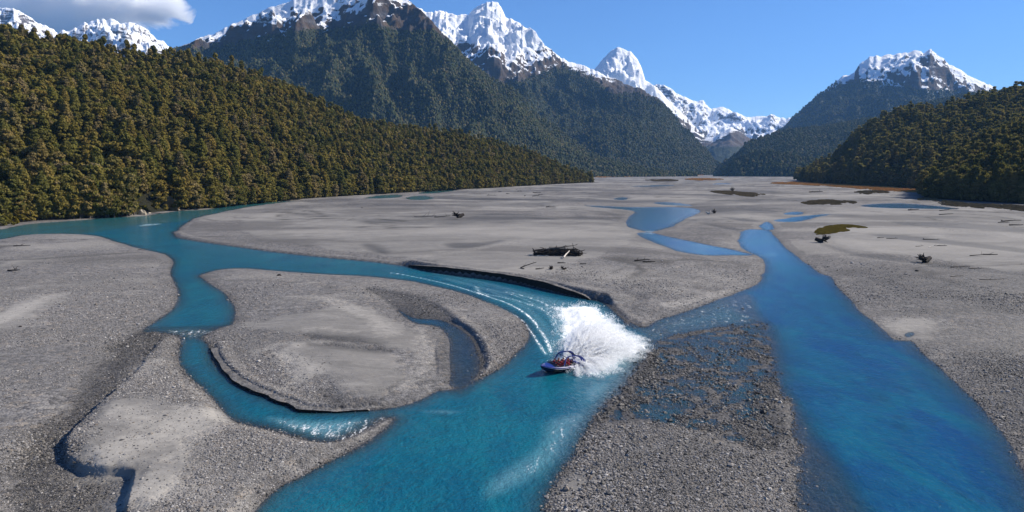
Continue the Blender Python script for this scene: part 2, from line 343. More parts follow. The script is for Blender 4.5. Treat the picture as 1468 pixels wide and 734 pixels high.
wx_ = Xg+45*fbm(Xg/95, Yg/95, 1.2, 3); wy_ = Yg+45*fbm(Xg/95, Yg/95, 5.2, 3)
TONE = np.clip(.5+1.25*fbm(wx_/85, wy_/38, .6, 6, .58), 0, 1)
_n = fbm(wx_/120+3, wy_/55, 7.4, 4); LINE = np.exp(-(_n/(.010+.00004*np.clip(Yg, 0, 900)))**2)*sstep(.0, .25, fbm(wx_/160, wy_/90, 3.1, 3)+.12)
_n2 = fbm(wx_/60+13, wy_/26, 2.4, 4); LINE = np.maximum(LINE, .8*np.exp(-(_n2/.014)**2)*sstep(.05, .3, fbm(wx_/120, wy_/90, 8.1, 3)))
k_ = sstep(110, 220, Yg)*(SD > 4); attr(g, 'tone', .5+(TONE-.5)*(.35+.65*k_)); attr(g, 'line', LINE*k_)
attr(g, 'pale', PAL); attr(g, 'wet', WET_SHADE); attr(g, 'sand', SND); tag(g, kind='structure')

# water: same grid, only where the bed is low
FOAML = [([(560,391),(590,396),(640,407),(690,422),(730,436),(757,452),(772,470),(783,487),(790,505)], .62, .66),
         ([(700,434),(729,447),(748,459),(760,474),(772,492),(783,508)], .50, .62),
         ([(683,411),(690,420),(715,425),(745,432),(780,445),(800,465),(812,490)], 1.1, .52),
         ([(620,392),(680,402),(740,417),(790,432)], .9, .4), ([(700,414),(750,428),(785,450),(800,480)], .7, .5), ([(725,418),(775,432),(808,455),(815,485)], .9, .55), ([(640,400),(700,416),(752,440),(778,466),(795,500)], 1.6, .38)]
def foam_mask(X, Y):
    f = np.zeros_like(X)
    for pl, w, a in FOAML:
        d = sdf(X, Y, pl, 20, False); f = np.maximum(f, a*np.exp(-(d/w)**2))
    milk = sdf(X, Y, [(545,386),(600,396),(680,412),(740,432),(770,462),(792,505),(815,520),(850,520),(900,500),(870,440),(820,428),(760,415),(700,401),(640,394)], 30)
    f = np.maximum(f, .55*sstep(1, -6, milk)*(.55+.45*sstep(190, 120, Y)))
    core = sdf(X, Y, [(784,505),(788,470),(784,447),(800,438),(840,436),(868,440),(890,458),(908,474),(935,488),(945,500),(915,520),(880,541),(830,543),(800,528)], 30)
    f = np.maximum(f, 1.2*sstep(2.5, -8, core))
    wash = sdf(X, Y, [(700,425),(760,433),(830,432),(868,438),(900,465),(850,480),(800,505),(785,480),(760,450)], 30)
    f = np.maximum(f, .62*sstep(3, -9, wash))
    for p, a in ((RIFF, .42), ([(225,474),(262,470),(322,472),(300,482),(262,486),(235,482)], .48), ([(380,596),(470,600),(560,592),(580,598),(540,625),(480,640),(400,620)], .50),
                 ([(600,590),(630,586),(665,590),(640,595)], .55), ([(830,556),(860,545),(885,556),(850,580),(835,575)], .4),
                 ([(905,505),(925,505),(905,545),(870,590),(850,590),(890,540)], .3),
                 ([(780,600),(850,590),(830,640),(790,680),(700,720),(690,690),(760,640)], .42),
                 ([(195,325),(205,321.5),(232,320),(228,322.5)], .5), ([(225,317),(240,316),(238,318)], .4),
                 ([(915,331),(945,331),(940,336),(920,335)], .5), ([(1075,366),(1110,362),(1120,366),(1090,370)], .3)):
        f = np.maximum(f, a*sstep(1.2, -2.5, sdf(X, Y, p, 25)))
    return f
low = (Zg < .12)
cell = low[1:, :-1] | low[1:, 1:] | low[:-1, :-1] | low[:-1, 1:]
cell &= ((SD[1:, :-1] < 8) | (FLT[1:, :-1] > .05)) & (Yg[1:, :-1] < 4500)
wq = quads.reshape(nr-1, nc-1, 4)[cell]
used = np.unique(wq); remap = np.full(nr*nc, -1); remap[used] = np.arange(len(used))
WX = Xg.ravel()[used]; WY = Yg.ravel()[used]; WZ = Zg.ravel()[used]
FO = foam_mask(WX, WY)
chop = .05*fbm(WX/2.5, WY/2.5, 1.1, 3)*sstep(0, .5, -WZ)*sstep(400, 100, WY)
hump = .45*sstep(.8, 1.25, FO)*(1+1.2*fbm(WX/1.3, WY/1.8, .4, 4))
_p = sdf(WX, WY, RIGHT, 60)
for q_ in POOLS[:11]: _p = np.minimum(_p, sdf(WX, WY, q_, 20))
TURB = np.clip(1-sstep(2, -2, _p), 0, 1)
def water_mat():
    m = M('glacial_water'); P = m.pos(); depth = m.attr('depth'); foam = m.attr('foam'); turb = m.attr('turb')
    n1 = m.noise(m.mapping(P, (1.1, .7, 1), (0, 0, .5)), 1, 5, .65); n2 = m.noise(P, 3.4, 4, .6); big = m.noise(P, .05, 4, .5)
    nrm = m.bump(m.math('MULTIPLY', m.math('ADD', m.math('MULTIPLY', n1, .30), m.math('MULTIPLY', n2, .085)), m.math('SUBTRACT', 1.0, m.math('MULTIPLY', m.attr('calm'), .8))), 1.0, 1.0)
    main = m.mix(m.mapr(big, .35, .65), (.002, .082, .145), (.003, .105, .165))
    rite = m.mix(m.mapr(big, .35, .65), (.003, .050, .165), (.004, .062, .150))
    body = m.mix(turb, rite, main)
    body = m.mix(m.attr('arm'), body, (.030, .085, .080))  # grey-green forest reflection put into the upper arm's body colour
    body = m.mix(m.mapr(m.noise(m.mapping(P, (.12, .045, .1), (0, 0, .35)), 1, 6, .65, dist=1.0), .35, .70, 0, .55), body, (.004, .15, .19))
    body = m.mix(m.mapr(m.noise(m.mapping(P, (.30, .14, .1), (0, 0, -.3)), 1, 6, .7, dist=.8), .50, .72, 0, .5), body, (.004, .045, .085))
    body = m.mix(m.mapr(m.noise(m.mapping(P, (1.6, .9, 1)), 1, 5, .7), .52, .78, 0, .45), body, (.03, .20, .25))
    body = m.mix(m.mapr(foam, .05, .9, 0, .75), body, (.22, .42, .48))
    body = m.mix(m.mapr(depth, .0, .6, .5, 0), body, (.03, .08, .11))
    dif = m.N('ShaderNodeBsdfDiffuse'); m.put(dif.inputs[0], body); m.put(dif.inputs[2], nrm)
    tr = m.N('ShaderNodeBsdfTransparent'); m.put(tr.inputs[0], m.mix(m.mapr(depth, 0, .5), (.93, .97, .98), (.35, .75, .85)))
    a = m.math('SUBTRACT', .97, m.math('POWER', 2.718, m.math('MULTIPLY', depth, m.math('SUBTRACT', -3.2, m.math('MULTIPLY', turb, 5.0)))))
    mx = m.N('ShaderNodeMixShader'); m.put(mx.inputs[0], a); m.put(mx.inputs[1], tr.outputs[0]); m.put(mx.inputs[2], dif.outputs[0])
    gl = m.N('ShaderNodeBsdfGlossy'); m.put(gl.inputs['Roughness'], .12); m.put(gl.inputs['Normal'], nrm); m.put(gl.inputs[0], (1, 1, 1))
    fr = m.N('ShaderNodeFresnel'); fr.inputs[0].default_value = 1.333; m.put(fr.inputs['Normal'], nrm)
    m2 = m.N('ShaderNodeMixShader'); m.put(m2.inputs[0], m.math('MULTIPLY', fr.outputs[0], .9)); m.put(m2.inputs[1], mx.outputs[0]); m.put(m2.inputs[2], gl.outputs[0])
    # whitewater
    st = m.noise(m.mapping(P, (1.5, .4, 1.2), (0, 0, -.45)), 1, 8, .75, dist=.8); fl = m.noise(P, 3.2, 6, .8)
    v = m.math('ADD', m.math('MULTIPLY', st, .6), m.math('MULTIPLY', fl, .4))
    thr = m.math('SUBTRACT', .74, m.math('MULTIPLY', foam, .46))
    ff = m.math('MULTIPLY', m.mapr(v, thr, m.math('ADD', thr, .10)), m.mapr(foam, .02, .3))
    fd = m.bsdf((.88, .90, .92), .7, m.bump(v, .7, .35), .2)
    m3 = m.N('ShaderNodeMixShader'); m.put(m3.inputs[0], ff); m.put(m3.inputs[1], m2.outputs[0]); m.put(m3.inputs[2], fd.outputs[0])
    return m.done(m3)
w = mesh_obj('river', np.stack([WX, WY, chop+hump], -1), remap[wq], water_mat(), sm=True)
attr(w, 'depth', np.maximum(-WZ, 0)); attr(w, 'foam', FO); attr(w, 'turb', TURB); attr(w, 'calm', (1-TURB)*np.clip(.35+.65*sstep(130, 260, WY), 0, 1)); tag(w, kind='structure')
attr(w, 'arm', .85*sstep(-4, 6, -sdf(WX, WY, [(-200,300),(300,285),(440,284),(440,292),(380,296),(330,303),(290,311),(262,318),(200,322),(150,332),(60,345),(-200,370)], 60)+5*fbm(WX/9, WY/9, 2.2, 3))+.85*((WX/WY < -.07) & (WY > 620)))

BANKM = M('shaded_bank_soil'); bp_ = BANKM.pos(); bn_ = BANKM.noise(bp_, 1.6, 6, .7)
BANK = BANKM.done(BANKM.bsdf(BANKM.mix(bn_, (.010, .0095, .009), (.032, .03, .027)), .9, BANKM.bump(bn_, .8, .4), .2))  # bank's shade painted in as near-black soil
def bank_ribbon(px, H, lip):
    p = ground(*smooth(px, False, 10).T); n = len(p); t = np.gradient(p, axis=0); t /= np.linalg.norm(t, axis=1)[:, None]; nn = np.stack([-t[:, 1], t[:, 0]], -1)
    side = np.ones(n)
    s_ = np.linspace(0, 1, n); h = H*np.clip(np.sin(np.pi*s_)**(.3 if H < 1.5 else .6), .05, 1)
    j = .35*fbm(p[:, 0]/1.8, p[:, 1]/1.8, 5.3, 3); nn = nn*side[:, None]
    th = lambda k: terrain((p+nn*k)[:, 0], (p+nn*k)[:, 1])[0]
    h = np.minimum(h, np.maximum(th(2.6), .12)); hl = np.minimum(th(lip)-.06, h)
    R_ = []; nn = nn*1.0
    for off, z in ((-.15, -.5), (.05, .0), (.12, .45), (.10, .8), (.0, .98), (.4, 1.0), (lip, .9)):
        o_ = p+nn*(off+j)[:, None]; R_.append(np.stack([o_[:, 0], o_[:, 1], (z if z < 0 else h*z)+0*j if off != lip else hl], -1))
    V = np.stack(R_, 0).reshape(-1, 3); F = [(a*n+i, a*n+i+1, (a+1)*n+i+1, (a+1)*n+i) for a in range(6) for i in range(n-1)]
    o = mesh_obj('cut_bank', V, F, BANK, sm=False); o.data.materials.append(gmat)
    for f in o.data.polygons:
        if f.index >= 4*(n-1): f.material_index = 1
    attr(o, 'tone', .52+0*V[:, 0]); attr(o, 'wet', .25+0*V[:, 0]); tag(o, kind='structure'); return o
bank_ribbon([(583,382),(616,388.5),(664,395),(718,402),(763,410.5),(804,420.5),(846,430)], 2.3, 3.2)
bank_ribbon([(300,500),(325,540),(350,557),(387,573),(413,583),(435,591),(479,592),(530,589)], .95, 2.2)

def gz(x, y):
    z = terrain(np.atleast_1d(np.asarray(x, float)), np.atleast_1d(np.asarray(y, float)))[0]
    return z

# ------------------------------------------------------------------ mountains and forested hills
def mountain_mat(name, floor, rock=(.065, .065, .072), tussock=(.085, .055, .030), snowc=(.86, .88, .92)):
    m = M(name); P = m.pos(); sn = m.attr('snow'); tu = m.attr('bare')
    geo = m.N('ShaderNodeNewGeometry'); nz = m.N('ShaderNodeSeparateXYZ'); m.put(nz.inputs[0], geo.outputs['Normal'])
    n1 = m.noise(P, .014, 10, .74); n2 = m.noise(m.mapping(P, (.006, .006, .03)), 1, 8, .65); n3 = m.noise(P, .06, 5, .7)
    rk = m.mix(m.mapr(n2, .3, .7), tuple(c*.55 for c in rock), tuple(c*1.5 for c in rock))
    tk = m.mix(m.mapr(n1, .35, .65), tussock, rk)
    fl = m.mix(m.mapr(n3, .3, .7), floor, tuple(c*1.8 for c in floor))
    c = m.mix(m.mapr(m.math('ADD', tu, m.math('MULTIPLY', m.math('SUBTRACT', n1, .5), .9)), .4, .6), fl, tk)
    steep = m.mapr(nz.outputs[2], .50, .80)
    s = m.math('ADD', sn, m.math('MULTIPLY', m.math('SUBTRACT', n1, .5), .95))
    s = m.math('ADD', s, m.math('MULTIPLY', m.math('SUBTRACT', steep, 1.0), 1.25))
    s = m.math('ADD', s, m.math('MULTIPLY', m.math('SUBTRACT', n2, .5), 1.25))
    sf = m.mapr(s, .34, .54)
    col = m.mix(sf, c, snowc)
    h = m.math('ADD', m.math('MULTIPLY', n1, 30), m.math('MULTIPLY', n3, 6))
    nrm = m.bump(h, .8, 1.0)
    return m.done(m.bsdf(col, .9, nrm, .15))
MM = mountain_mat('mountain_rock_snow', (.018, .024, .012))
HM = mountain_mat('forest_floor', (.016, .016, .008))

def massif(name, ridge, foot, nu, nt, mat, p=1.25, amp=.16, L=420, snow=None, bare=None, drop=0, rug=2.5, seed=0, snow_px=26, back=.55, env=True, gully=1.0, smax=1.35):
    """solid mountain: a crest line with a front slope down to its foot and a back slope"""
    ru = np.array([q[0] for q in ridge], float); rv = np.array([q[1] for q in ridge], float); rD = np.array([q[2] for q in ridge], float)
    us = np.linspace(ru[0], ru[-1], nu); D = np.interp(us, ru, rD)
    v = np.interp(us, ru, rv)
    Fu = [q[0] for q in foot]; FD = np.interp(us, Fu, [q[1] for q in foot])
    x, y, z = ray(us, v); az = x/y
    Zr = np.maximum(CAM_H+z/y*D-drop, 3)
    jag = rug*D/FPX
    Zr = Zr+jag*fbm(us/9.+seed, 0*us+seed*3.1, 0, 5, .6)
    tb = np.linspace(-back, 0, 12)[:-1]; tf = np.linspace(0, 1.02, nt)**1.12; T = np.concatenate([tb, tf])[:, None]
    DD = D+(FD-D)*T; X = az*DD; Yy = DD+0*az
    prof = np.where(T >= 0, np.clip(1-T, 0, 1)**p-np.where(T > 1, .02, 0), np.clip(1+T*1.5, 0, 1))
    Z = Zr*prof
    sx = (az*(D+FD)/2)
    q = ridged(sx/L+1.1*fbm(X/(L*2)+seed, Yy/(L*2), 0, 3)+seed*7+T*.5, T*1.6+seed+0*X, .5, 5)-.42
    q2 = ridged(X/(L*.7)+seed, Yy/(L*.7), .3, 6)-.45
    e = np.clip(T/.14, 0, 1)*np.clip((1.0-T)/.22, 0, 1)
    Z = Z+gully*amp*Zr*(q*.7+q2*1.05)*np.where(T > 0, e, np.clip(-T*5, 0, .5))
    Z = Z+.010*Zr*fbm(X/60+seed, Yy/60, 0, 4, .6)*np.clip(T*25, 0, 1)
    if env:
        lim = CAM_H+(Zr-CAM_H)/D*DD-.0*DD
        Z = np.where(T > 0, np.minimum(Z, lim), Z)
    Z = np.maximum(Z, -3)
    V = np.stack([X, Yy, Z], -1); n0, n1 = X.shape; id_ = np.arange(n0*n1).reshape(n0, n1)
    Q = np.stack([id_[1:, :-1], id_[1:, 1:], id_[:-1, 1:], id_[:-1, :-1]], -1).reshape(-1, 4)
    o = mesh_obj(name, V.reshape(-1, 3), Q, mat, sm=True); tag(o, kind='structure')
    pu, pv = project(V)
    def line(ln):
        return (np.interp(pu, [a[0] for a in ln], [a[1] for a in ln])-pv)/snow_px
    S = line(snow)+.5 if snow else np.full(X.shape, -3.)
    B = line(bare)+.5 if bare else (line(snow)+1.0 if snow else np.full(X.shape, -3.))
    attr(o, 'snow', np.clip(S, -3, smax)); attr(o, 'bare', np.clip(B, -3, 3))
    return dict(o=o, V=V, T=T+0*X, S=S, B=B, n=len(tb), pu=pu, pv=pv)

left_hill = massif('forested_hill',
  [(-420,40,700),(-200,30,740),(0,47,800),(60,57,830),(130,64,870),(200,77,920),(260,83,960),(330,94,1020),(400,119,1090),(450,144,1150),(530,178,1270),(600,186,1360),(660,192,1450),(700,202,1520),(760,219,1620),(800,236,1700),(830,249,1750),(850,259,1790)],
  [(-420,330),(-200,345),(0,404),(100,433),(160,452),(240,520),(300,560),(400,690),(480,790),(560,900),(640,1060),(700,1150),(760,1350),(845,1700)],
  420, 150, HM, p=1.0, amp=.10, L=110, drop=13, rug=.6, seed=1)
big_left = massif('left_mountain',
  [(120,110,4200),(180,98,4200),(240,74,4300),(300,50,4400),(340,33,4450),(380,14,4500),(420,0,4500),(470,-16,4500),(520,-22,4500),(560,-8,4450),(590,4,4400),(604,14,4350),(620,30,4300),(640,56,4250),(660,76,4200),(700,110,4150),(735,124,4100),(770,162,4050),(810,191,3950),(840,216,3900),(880,233,3850),(930,243,3800),(1000,249,3750)],
  [(120,2600),(700,2600),(900,3300),(1000,3650)],
  520, 230, MM, p=1.15, amp=.24, L=480, seed=2, rug=3, smax=1.6, snow_px=22,
  snow=[(240,66),(300,58),(340,58),(380,56),(420,50),(455,42),(470,44),(520,34),(555,30),(575,12),(590,4),(620,-20)],
  bare=[(240,78),(330,62),(400,48),(470,40),(540,34),(575,46),(620,42),(645,60),(665,68),(1000,70)])
middle = massif('middle_mountain',
  [(560,8,7000),(590,5,7000),(615,18,7000),(640,17,7000),(665,22,7000),(680,12,7000),(692,5,7000),(703,2,7000),(714,4,7000),(725,25,6900),(750,35,6800),(768,47,6800),(780,65,6700),(800,80,6600),(830,92,6500),(850,99,6400),(870,110,6300),(900,121,6200),(925,132,6100),(945,141,6050),(960,158,6000),(975,176,5950),(1000,200,5900),(1020,222,5800),(1035,240,5600),(1045,251,5400)],
  [(560,4400),(900,4300),(1000,4700),(1045,5200)],
  430, 240, MM, p=1.05, amp=.19, L=560, seed=3.3, rug=5, smax=2.0, snow_px=26,
  snow=[(600,90),(660,90),(700,98),(735,112),(760,106),(800,92),(830,100),(860,114),(880,112),(900,108),(940,110),(1050,120)],
  bare=[(600,120),(700,120),(740,119),(790,101),(810,98),(850,116),(880,135),(930,140),(960,150),(1050,190)])
peak = massif('pyramid_peak',
  [(800,130,9000),(838,108,9000),(850,99,9000),(858,92,9000),(868,80,9000),(876,72,9000),(885,68,9000),(893,70,9000),(904,75,9000),(914,84,9000),(919,95,9000),(925,115,9000),(940,124,9000),(955,140,8900),(980,165,8800),(1010,195,8700)],
  [(800,6800),(1010,7400)], 200, 130, MM, p=1.1, amp=.2, L=420, seed=4.4, rug=3, smax=2.0, snow_px=30, snow=[(800,190),(940,190),(1010,200)])
far_range = massif('far_snow_range',
  [(905,140,13500),(925,127,13500),(940,121,13500),(952,123,13500),(965,130,13500),(985,141,13500),(1000,147,13500),(1008,144,13500),(1020,155,13500),(1035,155,13500),(1060,163,13500),(1070,168,13500),(1085,166,13500),(1110,165,13500),(1133,170,13500),(1160,182,13500),(1220,200,13500),(1300,190,13500)],
  [(905,10500),(1300,10500)], 330, 160, MM, p=1.0, amp=.24, L=520, seed=5.1, rug=3.5, smax=1.65, snow_px=20, snow=[(900,170),(960,178),(1000,203),(1020,210),(1075,206),(1100,200),(1140,196),(1300,200)])
spur = massif('dark_spur',
  [(960,206,9800),(1000,200,9800),(1020,197,9700),(1035,190,9600),(1048,182,9600),(1058,186,9600),(1075,199,9700),(1095,206,9700),(1150,215,9700)],
  [(960,7400),(1150,7400)], 130, 80, MM, p=1.1, amp=.15, L=500, seed=6.2, rug=2.5, snow_px=14, snow=[(960,190),(1020,202),(1035,197),(1048,188),(1058,186),(1150,186)], bare=[(900,210),(1150,210)])
right_snow = massif('right_mountain',
  [(1090,205,8200),(1126,182,8200),(1146,160,8200),(1170,140,8200),(1187,125,8200),(1204,112,8200),(1225,103,8200),(1232,93,8200),(1245,82,8200),(1262,80,8200),(1279,78,8200),(1296,75,8200),(1313,73,8200),(1323,75,8200),(1334,70,8200),(1344,79,8200),(1361,91,8200),(1381,103,8200),(1409,119,8200),(1429,127,8200),(1468,150,8200),(1600,160,8200)],
  [(1090,5800),(1600,5800)], 360, 200, MM, p=1.1, amp=.17, L=600, seed=7.7, rug=3.5, smax=1.5, snow_px=18,
  snow=[(1126,124),(1180,132),(1204,124),(1222,112),(1238,120),(1272,122),(1300,128),(1327,132),(1375,130),(1409,135),(1430,139),(1600,126)],
  bare=[(1126,120),(1204,122),(1240,116),(1327,129),(1430,134),(1600,130)])
right_ridge = massif('right_forest_ridge',
  [(1023,253,4500),(1026,243,4500),(1034,233,4500),(1058,218,4550),(1068,204,4600),(1099,193,4700),(1126,185,4800),(1170,181,4900),(1204,176,5000),(1255,168,5050),(1279,159,5100),(1306,150,5100),(1340,143,5100),(1375,136,5100),(1409,131,5100),(1443,128,5100),(1560,120,5100)],
  [(1023,4350),(1100,3900),(1560,3700)], 330, 120, MM, p=.75, amp=.12, L=380, seed=8.2, rug=1.5, drop=6)
right_apron = massif('right_forest_apron',
  [(1023,252,3800),(1040,234,3750),(1058,224,3700),(1085,215,3650),(1110,213,3600),(1150,222,3550),(1180,228,3550),(1230,236,3500),(1300,245,3500)],
  [(1023,3700),(1060,3500),(1300,3200)], 200, 60, MM, p=.8, amp=.14, L=200, seed=9.5, rug=1.0, drop=10)
right_hill = massif('right_forested_hill',
  [(1142,259,2150),(1147,253,2120),(1170,240,2050),(1194,232,2000),(1201,223,1980),(1221,204,1950),(1238,190,1920),(1259,175,1900),(1283,166,1880),(1306,161,1860),(1327,162,1830),(1341,164,1800),(1368,155,1780),(1402,146,1750),(1436,137,1720),(1468,131,1700),(1600,110,1650),(1900,90,1600)],
  [(1142,2060),(1163,1640),(1238,1330),(1323,1120),(1400,1060),(1900,950)],
  280, 120, HM, p=.72, amp=.13, L=120, seed=10.1, rug=.6, drop=12)
near_right = massif('near_right_hill',
  [(1322,278,1000),(1328,262,1000),(1341,249,1000),(1358,236,1000),(1375,219,1010),(1392,211,1010),(1409,201,1020),(1443,191,1030),(1468,181,1040),(1560,150,1050),(1900,60,1050)],
  [(1322,830),(1334,735),(1372,690),(1430,640),(1468,615),(1900,560)],
  240, 90, HM, p=.68, amp=.10, L=90, seed=11.3, rug=.5, drop=11)
snow_left = massif('far_left_snow_mountain',
  [(-250,30,8500),(-100,20,8500),(0,12,8500),(22,12,8500),(33,17,8500),(46,28,8500),(54,34,8500),(82,45,8500),(98,44,8500),(109,41,8500),(123,32,8500),(139,27,8500),(158,27,8500),(174,33,8500),(196,35,8500),(212,44,8500),(226,57,8500),(234,59,8500),(246,70,8500),(300,110,8500)],
  [(-250,5000),(300,5000)], 340, 130, MM, p=.9, amp=.2, L=420, seed=12.9, rug=4, smax=1.65, snow_px=30, snow=[(-250,120),(300,120)])

# ------------------------------------------------------------------ trees
def foliage_mat(name, cols, tl=.30):
    m = M(name); oi = m.N('ShaderNodeObjectInfo'); tc = m.N('ShaderNodeTexCoord')
    r = m.N('ShaderNodeValToRGB'); cr = r.color_ramp
    while len(cr.elements) < len(cols): cr.elements.new(.5)
    for i, c in enumerate(cols): cr.elements[i].position = i/(len(cols)-1); cr.elements[i].color = (*c, 1)
    m.put(r.inputs[0], oi.outputs['Random'])
    f = m.math('ADD', m.math('MULTIPLY', m.noise(tc.outputs['Object'], .55, 4, .6), .5), m.math('MULTIPLY', m.noise(m.pos(), .022, 4, .6), .5))
    c = m.mix(m.mapr(f, .3, .7), r.outputs[0], m.mix(.5, r.outputs[0], (.13, .115, .028)))
    c = m.mix(m.mapr(m.noise(tc.outputs['Object'], .9, 3), .5, .75, 0, .5), c, tuple(x*.5 for x in cols[0]))
    d = m.N('ShaderNodeBsdfDiffuse'); m.put(d.inputs[0], c)
    t = m.N('ShaderNodeBsdfTranslucent'); m.put(t.inputs[0], m.mix(.6, c, (.12, .12, .02)))
    mx = m.N('ShaderNodeMixShader'); mx.inputs[0].default_value = tl; m.l.new(d.outputs[0], mx.inputs[1]); m.l.new(t.outputs[0], mx.inputs[2])
    return m.done(mx)
FOL = foliage_mat('beech_foliage', [(.075, .09, .028), (.21, .175, .045), (.24, .18, .045), (.13, .13, .038), (.27, .19, .05), (.24, .18, .10), (.17, .155, .035), (.07, .08, .028)])
FOLR = foliage_mat('olive_foliage', tl=.5, cols=[(.08, .09, .03), (.28, .23, .08), (.19, .17, .055), (.36, .27, .11), (.12, .12, .04)])
FOLD = foliage_mat('far_foliage', [(.034, .068, .034), (.14, .14, .065), (.065, .09, .045), (.22, .18, .10), (.042, .07, .036)])
FOLY = foliage_mat('yellow_shrub', [(.10, .085, .012), (.14, .105, .015), (.05, .07, .015), (.17, .12, .02)])
BARK = simple('beech_bark', (.075, .062, .05), .9, .4, 2)

def crown_mesh(name, mat, h, r, clumps, per, leaf, shape='round', seed=0, low=.10):
    rg = np.random.default_rng(seed)
    C = []; RR = []
    for i in range(clumps):
        t = rg.random()**.8
        if shape == 'tall': rad = r*(1-t)**.55*(.55+.45*rg.random())
        elif shape == 'open': rad = r*np.sqrt(rg.random())*(1-.35*t)
        else: rad = r*math.sqrt(max(0, 1-(abs(t-.38)/.64)**2))*(.45+.55*rg.random()**.5)
        a = rg.random()*6.283
        C.append((rad*math.cos(a), rad*math.sin(a), h*(low+(1-low)*t))); RR.append(r*(.26+.2*rg.random()))
    C = np.array(C); RR = np.array(RR)
    k = np.repeat(np.arange(clumps), per); n = len(k)
    d = rg.normal(size=(n, 3)); d /= np.linalg.norm(d, axis=1)[:, None]; d[:, 2] = d[:, 2]*.75+.12
    p = C[k]+d*RR[k][:, None]*(rg.random(n)**.33)[:, None]*np.array([1, 1, .8])
    nrm = d+rg.normal(size=(n, 3))*.42; nrm /= np.linalg.norm(nrm, axis=1)[:, None]
    a = np.cross(nrm, rg.normal(size=(n, 3))); a /= np.linalg.norm(a, axis=1)[:, None]; b = np.cross(nrm, a)
    s = (leaf*(.6+.8*rg.random(n)))[:, None]
    V = np.stack([p-a*s-b*s*.55, p+a*s*.2-b*s*.9, p+a*s*1.05+b*s*.1, p-a*s*.1+b*s*.85], 1).reshape(-1, 3)
    o = mesh_obj(name, V, np.arange(n*4).reshape(n, 4), mat, linkit=False)
    return o
def tube(verts, faces, a, b, ra, rb, n=6):
    a = Vector(a); b = Vector(b); d = (b-a).normalized(); s = d.orthogonal().normalized(); t = d.cross(s)
    k = len(verts)
    for c, r in ((a, ra), (b, rb)):
        for i in range(n):
            w = i/n*6.28318; verts.append(tuple(c+s*math.cos(w)*r+t*math.sin(w)*r))
    for i in range(n): faces.append((k+i, k+(i+1) % n, k+n+(i+1) % n, k+n+i))
    faces.append(tuple(k+n-1-i for i in range(n))); faces.append(tuple(k+n+i for i in range(n)))
def trunk_mesh(name, h, r, seed):
    rg = random.Random(seed); V = []; F = []
    p = Vector((0, 0, -1)); rad = r
    for i in range(5):
        q = p+Vector((rg.uniform(-.25, .25), rg.uniform(-.25, .25), h*.17)); tube(V, F, p, q, rad, rad*.8, 7)
        if i > 0:
            for _ in range(3):
                a = rg.uniform(0, 6.28); l = h*rg.uniform(.13, .24)
                m1 = q+Vector((math.cos(a)*l, math.sin(a)*l, l*.6)); tube(V, F, q, m1, rad*.4, rad*.12, 5)
        p = q; rad *= .8
    return mesh_obj(name, V, F, BARK, linkit=False)
KINDS = [('tall narrow', 'tall', 25, 4.6, 44, 60), ('broad rounded', 'round', 20, 6.4, 52, 60), ('ragged open', 'open', 22, 5.6, 40, 55),
         ('low rounded', 'round', 15, 5.4, 36, 55), ('tall pointed', 'tall', 28, 5.4, 54, 56), ('leaning full', 'round', 23, 5.2, 46, 56)]
CR = [crown_mesh('crown', FOL, h, r, c, p, .62, s, i+1) for i, (_, s, h, r, c, p) in enumerate(KINDS)]
TR = [trunk_mesh('trunk', k[2]*.95, .34+.012*k[2], i) for i, k in enumerate(KINDS)]
CRR = [crown_mesh('crown', FOLR, h, r, c, p, .66, s, i+21) for i, (_, s, h, r, c, p) in enumerate(KINDS)]
CRM = [crown_mesh('crown', FOL, h, r, c//2, p//2, 1.05, s, i+41) for i, (_, s, h, r, c, p) in enumerate(KINDS[:4])]
CRMR = [crown_mesh('crown', FOLR, h, r, c//2, p//2, 1.1, s, i+51) for i, (_, s, h, r, c, p) in enumerate(KINDS[:4])]
def blob_crown(mat, h, r, seed):
    bm = bmesh.new(); bmesh.ops.create_icosphere(bm, subdivisions=2, radius=1); rq = random.Random(seed)
    for v in bm.verts:
        k = rq.uniform(.72, 1.22); v.co = Vector((v.co.x*r*k, v.co.y*r*k, h*.45+v.co.z*h*.55*k))
    me = bpy.data.meshes.new('crown'); bm.to_mesh(me); bm.free(); me.materials.append(mat); return bpy.data.objects.new('crown', me)
CRF = [blob_crown(FOLD, 15, 6.0, 61), blob_crown(FOLD, 18, 5.2, 62), blob_crown(FOLD, 12, 7.0, 63)]
FARR = [blob_crown(FOLR, 17, 6.4, 71), blob_crown(FOLR, 20, 5.6, 72), blob_crown(FOLR, 14, 7.4, 73)]

